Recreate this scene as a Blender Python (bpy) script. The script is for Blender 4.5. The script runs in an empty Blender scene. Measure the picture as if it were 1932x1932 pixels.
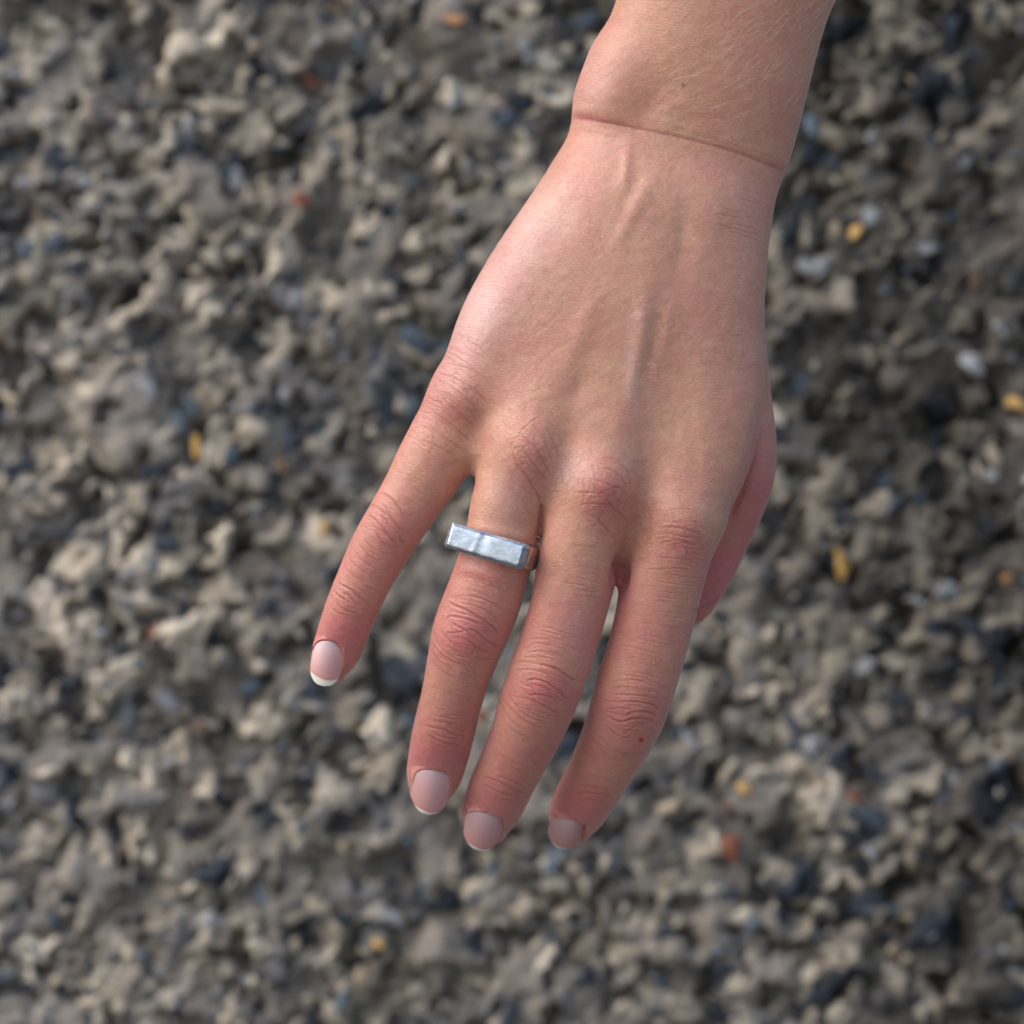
import bpy, math, random, time
import numpy as np
from mathutils import Vector

T0 = time.time()
rng = np.random.default_rng(11)
random.seed(5)
sc = bpy.context.scene
COL = sc.collection

# ------------------------------------------------------------------ camera
CAM_D = 0.75                 # metres from the lens to the back of the hand
CZ = 1.10                    # height of the lens above the ground
SPAN = 0.238                 # width of the picture at the hand
WALL_Y = 0.34               # distance of the wall behind the hand
cam_d = bpy.data.cameras.new('camera')
cam = bpy.data.objects.new('camera', cam_d)
COL.objects.link(cam)
cam.location = (0, -CAM_D, CZ)
cam.rotation_euler = (math.radians(90), 0, 0)
cam_d.sensor_width = 36
cam_d.lens = 36 * CAM_D / SPAN
cam_d.clip_start = 0.02
cam_d.clip_end = 100
cam_d.dof.use_dof = True
cam_d.dof.focus_distance = CAM_D + 0.006
cam_d.dof.aperture_fstop = 10.5
cam_d.dof.aperture_blades = 9
sc.camera = cam
sc.render.resolution_x = sc.render.resolution_y = 1024
sc.cycles.use_denoising = True

# ------------------------------------------------------------------ light
SUN_ELEV, SUN_AZ = math.radians(46), math.radians(-68)    # azimuth from the wall's outward normal, to the left
w = bpy.data.worlds.new('World')
sc.world = w
w.use_nodes = True
nt = w.node_tree
bg = nt.nodes['Background']
sky = nt.nodes.new('ShaderNodeTexSky')
sky.sky_type = 'NISHITA'
sky.sun_disc = False
sdir = Vector((math.cos(SUN_ELEV) * math.sin(SUN_AZ), -math.cos(SUN_ELEV) * math.cos(SUN_AZ), math.sin(SUN_ELEV)))
sky.sun_elevation = SUN_ELEV
sky.sun_rotation = math.atan2(sdir.x, sdir.y)
sky.air_density = 1.0
sky.dust_density = 2.5
sky.ozone_density = 1.0
nt.links.new(sky.outputs[0], bg.inputs[0])
bg.inputs[1].default_value = 0.15
sun_d = bpy.data.lights.new('sun', 'SUN')
sun_d.energy = 1.0
sun_d.angle = math.radians(80)
sun_d.color = (1.0, 0.99, 0.97)
sun = bpy.data.objects.new('sun', sun_d)
COL.objects.link(sun)
sun.rotation_euler = (-sdir).to_track_quat('-Z', 'Y').to_euler()
sun.location = (-1, -1.5, 3)
sc.view_settings.view_transform = 'Standard'
sc.view_settings.look = 'None'
sc.view_settings.exposure = 0.66
sc.view_settings.gamma = 1.0
sc.view_settings.use_curve_mapping = False

# ------------------------------------------------------------------ helpers
S = SPAN * 1000 / 1932.0      # millimetres per picture unit at the hand plane
D = CAM_D * 1000


def P3(u, v, y):
    k = (D + y) / D
    return np.array([(u - 966) * S * k, y, (966 - v) * S * k])


def to_uv(V):
    k = D / (D + V[:, 1])
    return V[:, 0] * k / S + 966, 966 - V[:, 2] * k / S


def tag(o, label=None, cat=None, group=None, kind=None):
    if label: o['label'] = label
    if cat: o['category'] = cat
    if group: o['group'] = group
    if kind: o['kind'] = kind
    return o


def mesh_obj(name, V, F, mat, parent=None, smooth=True, scale=0.001, colors=None):
    me = bpy.data.meshes.new(name)
    V = np.asarray(V, np.float32) * scale
    me.vertices.add(len(V))
    me.vertices.foreach_set('co', V.ravel())
    if isinstance(F, np.ndarray):
        n = F.shape[1]
        me.loops.add(F.size)
        me.loops.foreach_set('vertex_index', F.ravel().astype(np.int32))
        me.polygons.add(len(F))
        me.polygons.foreach_set('loop_start', np.arange(0, F.size, n, dtype=np.int32))
        me.polygons.foreach_set('loop_total', np.full(len(F), n, dtype=np.int32))
        me.update(calc_edges=True)
    else:
        bpy.data.meshes.remove(me)
        me = bpy.data.meshes.new(name)
        me.from_pydata([tuple(map(float, p)) for p in V], [], F)
    if smooth:
        me.polygons.foreach_set('use_smooth', np.ones(len(me.polygons), dtype=bool))
    if colors is not None:
        at = me.color_attributes.new('tint', 'FLOAT_COLOR', 'POINT')
        c4 = np.ones((len(V), 4), np.float32)
        c4[:, :3] = colors
        at.data.foreach_set('color', c4.ravel())
    me.materials.append(mat)
    o = bpy.data.objects.new(name, me)
    COL.objects.link(o)
    o.parent = parent
    return o


def new_mat(name):
    m = bpy.data.materials.new(name)
    m.use_nodes = True
    t = m.node_tree
    return m, t, t.nodes['Principled BSDF']


def N(t, kind, **kw):
    n = t.nodes.new(kind)
    for k, v in kw.items():
        if k.startswith('i_'):
            n.inputs[k[2:].replace('_', ' ')].default_value = v
        else:
            setattr(n, k, v)
    return n


def catmull(K, n):
    K = np.asarray(K, float)
    d = np.r_[0, np.cumsum(np.sqrt((np.diff(K[:, :3], axis=0) ** 2).sum(1)))]
    m = np.gradient(K, d, axis=0)
    t = np.linspace(0, d[-1], n)
    i = np.clip(np.searchsorted(d, t, 'right') - 1, 0, len(d) - 2)
    h = (d[i + 1] - d[i])[:, None]
    x = ((t - d[i]))[:, None] / h
    return (2 * x**3 - 3 * x**2 + 1) * K[i] + (x**3 - 2 * x**2 + x) * h * m[i] + (-2 * x**3 + 3 * x**2) * K[i + 1] + (x**3 - x**2) * h * m[i + 1]


class Tube:
    """rounded limb segment: (u, v, depth, half width, dorsal depth, palmar depth)"""
    def __init__(s, st, step=2.5, p=2.0, cap=1.0, roll=0.0):
        K = []
        for (u, v, y, r, bd, bp) in st:
            c = P3(u, v, y)
            k = (D + y) / D
            K.append([*c, r * S * k, bd, bp])
        K = np.array(K)
        L = np.sqrt((np.diff(K[:, :3], axis=0) ** 2).sum(1)).sum()
        n = max(6, int(L / step))
        R = catmull(K, n)
        s.C, s.r, s.bd, s.bp = R[:, :3], R[:, 3], R[:, 4], R[:, 5]
        T = np.gradient(s.C, axis=0)
        for _ in range(2):
            T[1:-1] = T[:-2] + 2 * T[1:-1] + T[2:]
            T /= np.linalg.norm(T, axis=1)[:, None]
        s.T = T
        up = np.array([0, -1.0, 0])
        A = np.cross(T, up)
        A /= np.linalg.norm(A, axis=1)[:, None]
        M = np.cross(A, T)
        c, q = math.cos(roll), math.sin(roll)
        s.N, s.M = A * c + M * q, M * c - A * q
        s.half = L / (n - 1) / 2
        s.p, s.cap = p, cap
        m = max(s.r.max(), s.bd.max(), s.bp.max())
        s.lo, s.hi = s.C.min(0) - m - 14, s.C.max(0) + m + 14

    def __call__(s, P):
        out = np.full(len(P), 14.0, np.float32)
        m = ((P > s.lo) & (P < s.hi)).all(1)
        Q = P[m]
        if not len(Q):
            return out
        idx = np.empty(len(Q), np.int64)
        c2 = (s.C ** 2).sum(1)
        for a in range(0, len(Q), 200000):
            q = Q[a:a + 200000]
            idx[a:a + 200000] = np.argmin(c2[None, :].astype(np.float32) - 2 * q.astype(np.float32) @ s.C.T.astype(np.float32), axis=1)
        n = len(s.C)
        t = ((Q - s.C[idx]) * s.T[idx]).sum(1) / (2 * s.half)
        t = np.clip(idx + np.clip(t, -1, 1), 0, n - 1)
        i = np.minimum(t.astype(np.int64), n - 2)
        f = (t - i)[:, None]
        lerp = lambda X: X[i] * (1 - f) + X[i + 1] * f
        C, Nn, M, T = lerp(s.C), lerp(s.N), lerp(s.M), lerp(s.T)
        r = lerp(s.r[:, None])[:, 0]
        bd = lerp(s.bd[:, None])[:, 0]
        bp = lerp(s.bp[:, None])[:, 0]
        d = Q - C
        uu, vv, ww = (d * Nn).sum(1), (d * M).sum(1), (d * T).sum(1)
        inner = (t > 0) & (t < n - 1)
        ww = np.where(inner, 0, ww)
        b = np.where(vv > 0, bd, bp)
        p = s.p
        a1, a2, a3 = np.abs(uu) / r, np.abs(vv) / b, np.abs(ww) / (r * s.cap)
        k0 = (a1**p + a2**p + a3**p) ** (1 / p) + 1e-6
        g = np.sqrt((a1**(p - 1) / r)**2 + (a2**(p - 1) / b)**2 + (a3**(p - 1) / (r * s.cap))**2) * k0**(1 - p) + 1e-6
        dd = (k0 - 1) / g
        out[m] = np.clip(dd, -np.minimum(r, b), 14)
        return out


def smin(a, b, k):
    h = np.maximum(k - np.abs(a - b), 0) / k
    return np.minimum(a, b) - h * h * k * 0.25


# ------------------------------------------------------------------ the hand: volume
# finger stations traced as (u, v, depth, half width, dorsal, palmar)
def fg(st):
    return [(u, v, y, r, r * S * kd, r * S * kp) for (u, v, y, r, kd, kp) in st]

pinky = Tube(fg([(880, 745, 17, 66, .95, 1.0), (836, 830, 18, 67, .95, 1.05), (811, 881, 18.6, 68, .92, 1.05), (779, 935, 19.3, 62, .93, 1.05), (746, 987, 20, 58.5, .98, 1.05),
                 (714, 1040, 21.5, 56, .93, 1.05), (686, 1096, 23.5, 51.5, .95, 1.05), (662, 1153, 26, 50, .92, 1.05), (642, 1208, 29, 47, .85, 1.0), (630, 1240, 31, 43.5, .8, .95), (622, 1259, 32.5, 34, .8, .95)]))
ringf = Tube(fg([(1005, 840, 11, 82, .95, 1.0), (980, 900, 12, 74, .98, 1.05), (958, 949, 13, 69, 1.0, 1.1), (947, 1013, 14, 69, .95, 1.05), (930, 1074, 15, 70, .93, 1.05), (910, 1134, 17, 72.5, .95, 1.0), (887, 1193, 19.5, 71.5, .98, .98),
                 (869, 1254, 23, 64, .93, 1.02), (853, 1315, 27.5, 58.5, .95, 1.05), (838, 1377, 32.5, 58.5, .93, 1.02), (825, 1435, 38, 55.5, .86, 1.0), (817, 1472, 42, 50, .8, .95), (812, 1494, 44.5, 39, .8, .95)]))
middle = Tube(fg([(1135, 905, 10, 86, .95, 1.0), (1112, 965, 11, 80, .97, 1.05), (1097, 1019, 11.5, 77, .97, 1.05), (1087, 1084, 12.5, 76, .93, 1.03), (1073, 1147, 14, 73, .93, 1.03), (1055, 1209, 16, 73, .93, 1.0), (1034, 1270, 18.5, 73.8, .95, .96),
                  (1012, 1332, 23, 72, .96, .96), (989, 1392, 29, 65, .93, 1.0), (961, 1450, 36, 60.5, .93, 1.0), (936, 1505, 43.5, 58, .88, .95), (923, 1538, 49, 53, .8, .9), (917, 1560, 52.5, 42, .8, .9)]))
index = Tube(fg([(1281, 980, 12, 82, .95, 1.0), (1262, 1048, 13.5, 79, .97, 1.05), (1247, 1110, 15, 77.5, .95, 1.05), (1234, 1172, 16.5, 75, .93, 1.03), (1218, 1233, 18.5, 74, .93, 1.0), (1199, 1293, 21.5, 75, .96, .96), (1182, 1350, 26, 72, .97, .96),
                 (1157, 1407, 33, 65.5, .93, 1.0), (1128, 1463, 41, 59.5, .93, 1.0), (1100, 1512, 49, 55.5, .88, .95), (1084, 1542, 55, 50, .8, .9), (1076, 1562, 58.5, 39.5, .8, .9)]))
thumb = Tube([(1352, 430, 22, 74, 9, 12), (1362, 600, 24, 78, 10, 13), (1374, 740, 32, 80, 10, 12), (1387, 880, 36, 77, 10.5, 11), (1349, 1008, 41, 67, 8.5, 9.5), (1306, 1106, 44, 58, 7.5, 8.5), (1281, 1146, 46, 50, 6.5, 7), (1272, 1160, 47, 40, 5, 6)])
arm = Tube([(1490, -330, 4, 216, 22, 23), (1437, -180, 8, 205, 20, 21), (1379, -31, 11, 191, 18, 19), (1357, 36, 12.5, 192, 17.2, 18.5), (1336, 105, 14, 196, 16.8, 18), (1312, 175, 16, 203, 16.3, 18),
            (1287, 248, 18, 206, 15.8, 17.5), (1268, 320, 18.5, 199, 15.6, 17), (1243, 390, 18, 200, 15.5, 17), (1222, 460, 16.5, 210, 14.5, 17)], p=2.25)
palm = Tube([(1238, 400, 18, 188, 15, 17), (1208, 480, 17.5, 208, 14.5, 17), (1180, 560, 17, 236, 14, 17), (1160, 640, 17, 258, 13.5, 17), (1142, 710, 17.5, 256, 12.5, 16.5), (1125, 760, 18, 245, 11.5, 15)], p=2.4, cap=.45)
mc5 = Tube([(1105, 420, 17, 80, 12, 15), (1006, 540, 17, 85, 12.5, 16), (940, 650, 17, 80, 12, 16), (892, 745, 17, 70, 10.5, 14)])
mc4 = Tube([(1180, 420, 16, 85, 12, 15), (1090, 620, 14.5, 85, 11.5, 15), (1005, 840, 12, 83, 11, 14)])
mc3 = Tube([(1240, 420, 16, 85, 12.5, 15), (1190, 640, 14, 86, 12.3, 15), (1135, 900, 11, 86, 11.3, 14)])
mc2 = Tube([(1310, 420, 17, 90, 12, 15), (1325, 620, 16, 98, 12, 15), (1322, 780, 15, 109, 12, 14), (1308, 870, 14, 101, 11.5, 13.5), (1286, 950, 13, 84, 11, 13)])
ulna = Tube([(1190, 130, 13, 72, 9.5, 11), (1172, 182, 14, 72, 10, 11)])
webs = [Tube([(905, 840, 17, 40, 6, 9), (915, 868, 18, 30, 4.5, 8)]),
        Tube([(1040, 900, 15, 45, 7, 10), (1030, 960, 17, 40, 6, 9)]),
        Tube([(1195, 960, 15, 45, 7, 10), (1172, 1062, 20, 36, 5, 7)])]


def hand_sdf(P):
    b = smin(arm(P), palm(P), 9)
    b = smin(b, ulna(P), 5)
    for t in (mc5, mc4, mc3, mc2):
        b = smin(b, t(P), 9)
    f = [smin(b, thumb(P), 4.0)]
    for wv in webs:
        b = smin(b, wv(P), 5)
    for t, k in ((pinky, 4.5), (ringf, 4.5), (middle, 4.5), (index, 4.5)):
        f.append(smin(b, t(P), k))
    r = f[0]
    for g in f[1:]:
        r = smin(r, g, 0.8)
    return r


def surface_nets(fn, lo, hi, h):
    ax = [np.arange(lo[i], hi[i] + h, h) for i in range(3)]
    nx, ny, nz = map(len, ax)
    val = np.full((nx, ny, nz), 14.0, np.float32)
    # coarse pass to find the shell
    cs = 6
    cx = [a[::cs] + h * cs / 2 for a in ax]
    G = np.stack(np.meshgrid(*cx, indexing='ij'), -1).reshape(-1, 3)
    dc = fn(G).reshape([len(c) for c in cx])
    near = np.abs(dc) < h * cs * 1.25 + 1.5
    sgn = np.repeat(np.repeat(np.repeat(np.where(dc < 0, -5, 14), cs, 0), cs, 1), cs, 2)[:nx, :ny, :nz].astype(np.float32)
    val[:] = sgn
    nb = np.repeat(np.repeat(np.repeat(near, cs, 0), cs, 1), cs, 2)[:nx, :ny, :nz]
    I = np.argwhere(nb)
    Pp = np.stack([ax[k][I[:, k]] for k in range(3)], -1)
    val[I[:, 0], I[:, 1], I[:, 2]] = fn(Pp)
    ins = val < 0
    acc = np.zeros((nx - 1, ny - 1, nz - 1, 3), np.float32)
    cnt = np.zeros((nx - 1, ny - 1, nz - 1), np.int16)
    sh = [(0, 0), (0, 1), (1, 0), (1, 1)]
    quads = []
    for axis in range(3):
        a = np.moveaxis(val, axis, 0)
        s0, s1 = a[:-1], a[1:]
        cr = (s0 < 0) != (s1 < 0)
        E = np.argwhere(cr)
        t = s0[cr] / (s0[cr] - s1[cr])
        o = [k for k in range(3) if k != axis]
        pos = np.zeros((len(E), 3), np.float32)
        base = np.zeros((len(E), 3), np.int64)
        base[:, axis] = E[:, 0]; base[:, o[0]] = E[:, 1]; base[:, o[1]] = E[:, 2]
        pos[:] = base
        pos[:, axis] += t
        flip = (s0[cr] < 0)
        cells = []
        for (i, j) in sh:
            c = base.copy(); c[:, o[0]] -= i; c[:, o[1]] -= j
            np.add.at(acc, (c[:, 0], c[:, 1], c[:, 2]), pos)
            np.add.at(cnt, (c[:, 0], c[:, 1], c[:, 2]), 1)
            cells.append(c)
        quads.append((cells, flip if axis != 1 else ~flip))
    used = cnt > 0
    idm = np.full(cnt.shape, -1, np.int64)
    idm[used] = np.arange(used.sum())
    V = acc[used] / cnt[used][:, None] * h + np.array(lo)
    F = []
    for cells, flip in quads:
        q = np.stack([idm[c[:, 0], c[:, 1], c[:, 2]] for c in (cells[0], cells[1], cells[3], cells[2])], 1)
        q[flip] = q[flip][:, ::-1]
        F.append(q)
    return V, np.concatenate(F)


H = 1.1
V, F = surface_nets(hand_sdf, (-56, -40, -86), (104, 68, 192), H)
# fine quads: the coarse cage is subdivided twice and pulled back on the exact surface
me = bpy.data.meshes.new('cage')
me.from_pydata(V.tolist(), [], F.tolist())
o = bpy.data.objects.new('cage', me)
COL.objects.link(o)
md = o.modifiers.new('s', 'SUBSURF')
md.levels = md.render_levels = 2
dg = bpy.context.evaluated_depsgraph_get()
ev = o.evaluated_get(dg).to_mesh()
V = np.empty(len(ev.vertices) * 3, np.float32); ev.vertices.foreach_get('co', V); V = V.reshape(-1, 3).astype(np.float64)
F = np.empty(len(ev.loops), np.int32); ev.loops.foreach_get('vertex_index', F); F = F.reshape(-1, 4)
o.evaluated_get(dg).to_mesh_clear()
bpy.data.objects.remove(o); bpy.data.meshes.remove(me)


def normals(V):
    n = np.cross(V[F[:, 2]] - V[F[:, 0]], V[F[:, 3]] - V[F[:, 1]])
    out = np.zeros_like(V)
    for k in range(3):
        out[:, k] = sum(np.bincount(F[:, j], n[:, k], len(V)) for j in range(4))
    return out / (np.linalg.norm(out, axis=1)[:, None] + 1e-12)


Nn = normals(V)
if ((V - V.mean(0)) * Nn).sum() < 0:
    F = F[:, ::-1].copy(); Nn = -Nn
for it in range(3):
    d = hand_sdf(V)
    V -= Nn * np.clip(d, -1, 1)[:, None] * 0.9
    Nn = normals(V)
print('hand base', len(V), len(F), round(time.time() - T0, 1))


# ------------------------------------------------------------------ relief on the skin
def smoothstep(a, b, x):
    t = np.clip((x - a) / (b - a), 0, 1)
    return t * t * (3 - 2 * t)


def value_noise(x, y, seed, n=256):
    g = np.random.default_rng(seed).random((n, n))
    xi, yi = np.floor(x).astype(int), np.floor(y).astype(int)
    fx, fy = x - xi, y - yi
    fx, fy = fx * fx * (3 - 2 * fx), fy * fy * (3 - 2 * fy)
    a, b = g[xi % n, yi % n], g[(xi + 1) % n, yi % n]
    c, d = g[xi % n, (yi + 1) % n], g[(xi + 1) % n, (yi + 1) % n]
    return (a * (1 - fx) + b * fx) * (1 - fy) + (c * (1 - fx) + d * fx) * fy - 0.5


Uu, Vv = to_uv(V)
dors = smoothstep(0.02, 0.35, -Nn[:, 1])
front = np.flatnonzero(dors > 0)
fu, fv, fw = Uu[front], Vv[front], dors[front]
order = np.argsort(fv)
fu, fv, fw, front = fu[order], fv[order], fw[order], front[order]
disp = np.zeros(len(front))
red = np.zeros(len(front))       # redness of the skin
cre = np.zeros(len(front))       # how deep in a fold
yel = np.zeros(len(front))


def seg_dist(pts, pad):
    """distance to a polyline for the vertices near it, and the position along it"""
    pts = np.asarray(pts, float)
    if len(pts) > 2:
        K = np.c_[pts, np.zeros(len(pts))]
        pts = catmull(K, len(pts) * 3)[:, :2]
    lo, hi = pts.min(0) - pad, pts.max(0) + pad
    a, b = np.searchsorted(fv, [lo[1], hi[1]])
    m = np.flatnonzero((fu[a:b] > lo[0]) & (fu[a:b] < hi[0])) + a
    Q = np.stack([fu[m], fv[m]], 1)
    best = np.full(len(m), 1e9); tt = np.zeros(len(m)); side = np.zeros(len(m))
    L = np.r_[0, np.cumsum(np.hypot(*np.diff(pts, axis=0).T))]
    for i in range(len(pts) - 1):
        e = pts[i + 1] - pts[i]; l2 = (e ** 2).sum() + 1e-9
        t = np.clip(((Q - pts[i]) @ e) / l2, 0, 1)
        r = Q - pts[i] - t[:, None] * e
        dd = np.hypot(r[:, 0], r[:, 1])
        k = dd < best
        best[k] = dd[k]; tt[k] = ((L[i] + t * math.sqrt(l2)) / L[-1])[k]
        side[k] = (e[0] * r[:, 1] - e[1] * r[:, 0])[k] / math.sqrt(l2)
    return m, best, tt, side


def ridge(pts, h, sig, fade=0.42):
    m, d, t, s_ = seg_dist(pts, sig * 3)
    f = smoothstep(0, fade, t) * smoothstep(0, fade, 1 - t) if fade else 1
    disp[m] += h * np.exp(-(d / (sig * (1.45 - .45 * f))) ** 2) * f


def bump(u, v, h, su, sv=None, ang=0):
    sv = sv or su
    c, q = math.cos(math.radians(ang)), math.sin(math.radians(ang))
    x, y = (fu - u) * c + (fv - v) * q, -(fu - u) * q + (fv - v) * c
    disp[:] += h * np.exp(-(x / su) ** 2 - (y / sv) ** 2)


def blush(u, v, a, su, sv=None, ang=0, arr=None):
    sv = sv or su
    c, q = math.cos(math.radians(ang)), math.sin(math.radians(ang))
    x, y = (fu - u) * c + (fv - v) * q, -(fu - u) * q + (fv - v) * c
    (red if arr is None else arr)[:] += a * np.exp(-(x / su) ** 2 - (y / sv) ** 2)


def crease(pts, depth=0.16, wd=2.2, col=1.0, rim=0.35):
    m, d, t, s_ = seg_dist(pts, wd * 5)
    jit = 1 + 0.5 * value_noise(fu[m] * 0.12, fv[m] * 0.12, 5)
    f = (smoothstep(0, .18, t) * smoothstep(0, .18, 1 - t) + 0.05) * jit
    g = np.exp(-(d / wd) ** 2)
    disp[m] -= depth * g * f
    disp[m] += depth * rim * np.exp(-((d - wd * 2.1) / (wd * 1.3)) ** 2) * f
    cre[m] = np.maximum(cre[m], np.exp(-(d / (wd * 1.15)) ** 2) * f * col * min(1, depth / 0.2 + .15))


# broad anatomy: tendons, veins, knuckles and the hollows between them
bump(1003, 842, .9, 48, 62, 20); bump(1138, 922, 1.5, 48, 62, 15); bump(1292, 1015, 1.2, 48, 58, 12); bump(862, 742, .5, 40, 50, 25)
for (u, v, h) in ((888, 1190, .55), (1028, 1300, .6), (1190, 1345, .55), (728, 985, .4)):
    bump(u, v, h, 46, 44, 15)
ridge([(1062, 760), (1068, 860), (1040, 960)], -1.1, 26)
ridge([(1225, 830), (1215, 930), (1190, 1040), (1172, 1110)], -1.5, 26)
ridge([(940, 740), (905, 800), (892, 900)], -1.1, 22)
ridge([(1200, 470), (1216, 560), (1208, 660), (1188, 760), (1165, 860)], .6, 20)
ridge([(1243, 520), (1241, 590), (1229, 660), (1205, 725), (1195, 800)], -.32, 14)
ridge([(1266, 545), (1258, 620), (1240, 710)], .2, 11)
ridge([(1150, 500), (1080, 660), (1020, 790)], .55, 24)
ridge([(1125, 700), (1085, 745), (1070, 790)], -.3, 16)
ridge([(1330, 560), (1325, 760), (1300, 950)], .3, 30)
ridge([(1285, 720), (1310, 840), (1305, 970)], -.22, 13)
ridge([(1282, 310), (1290, 400), (1283, 500), (1268, 590)], -.55, 20)
ridge([(1182, 245), (1183, 300), (1170, 380)], .38, 11)
ridge([(1272, 292), (1225, 350), (1180, 430), (1140, 520)], .34, 15)
ridge([(1215, 290), (1200, 340), (1160, 420)], -.2, 12)
ridge([(1362, 310), (1348, 400), (1340, 540)], .3, 24)
ridge([(1120, 300), (1070, 400), (1010, 520)], -.25, 22)
ridge([(1290, 120), (1235, 190), (1190, 260)], -.45, 26)
ridge([(1437, 760), (1424, 850), (1396, 930), (1368, 1000)], -1.0, 9, .2)
bump(1150, 158, .8, 46, 60, 10)
bump(1169, 1088, -2.6, 13, 34, 4); bump(1021, 1000, -.5, 7, 44, 4)
ridge([(888, 990), (950, 1005), (1008, 1022)], .4, 10, .2); ridge([(858, 1066), (925, 1086), (992, 1104)], .35, 10, .2)
bump(1208, 598, .16, 9, 12)
bump(867, 1268, .25, 8, 9)
# the fold across the wrist
W = lambda x, y: (962.4 + x * .3425, y * .3425)
WC = [W(*p) for p in ((352, 648), (450, 660), (560, 680), (700, 708), (800, 728), (950, 760), (1080, 792), (1200, 825), (1320, 868), (1420, 908), (1535, 950))]
m, d, t, s_ = seg_dist(WC, 60)
k = (0.46 - 0.30 * np.sin(math.pi * t)) * (1 + .5 * value_noise(fu[m] / 30, fv[m] / 30, 88))
disp[m] += k * (-.55 * np.exp(-(d / 8) ** 2) + .75 * np.exp(-((s_ + 20) / 17) ** 2) * (s_ < 0))
crease(WC, .09, 2.8, 1.2)
blush(*W(420, 650), .9, 50, 9, 10); blush(*W(1480, 930), .55, 34, 10, 22); blush(*W(560, 675), .35, 50, 7, 12)

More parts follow.
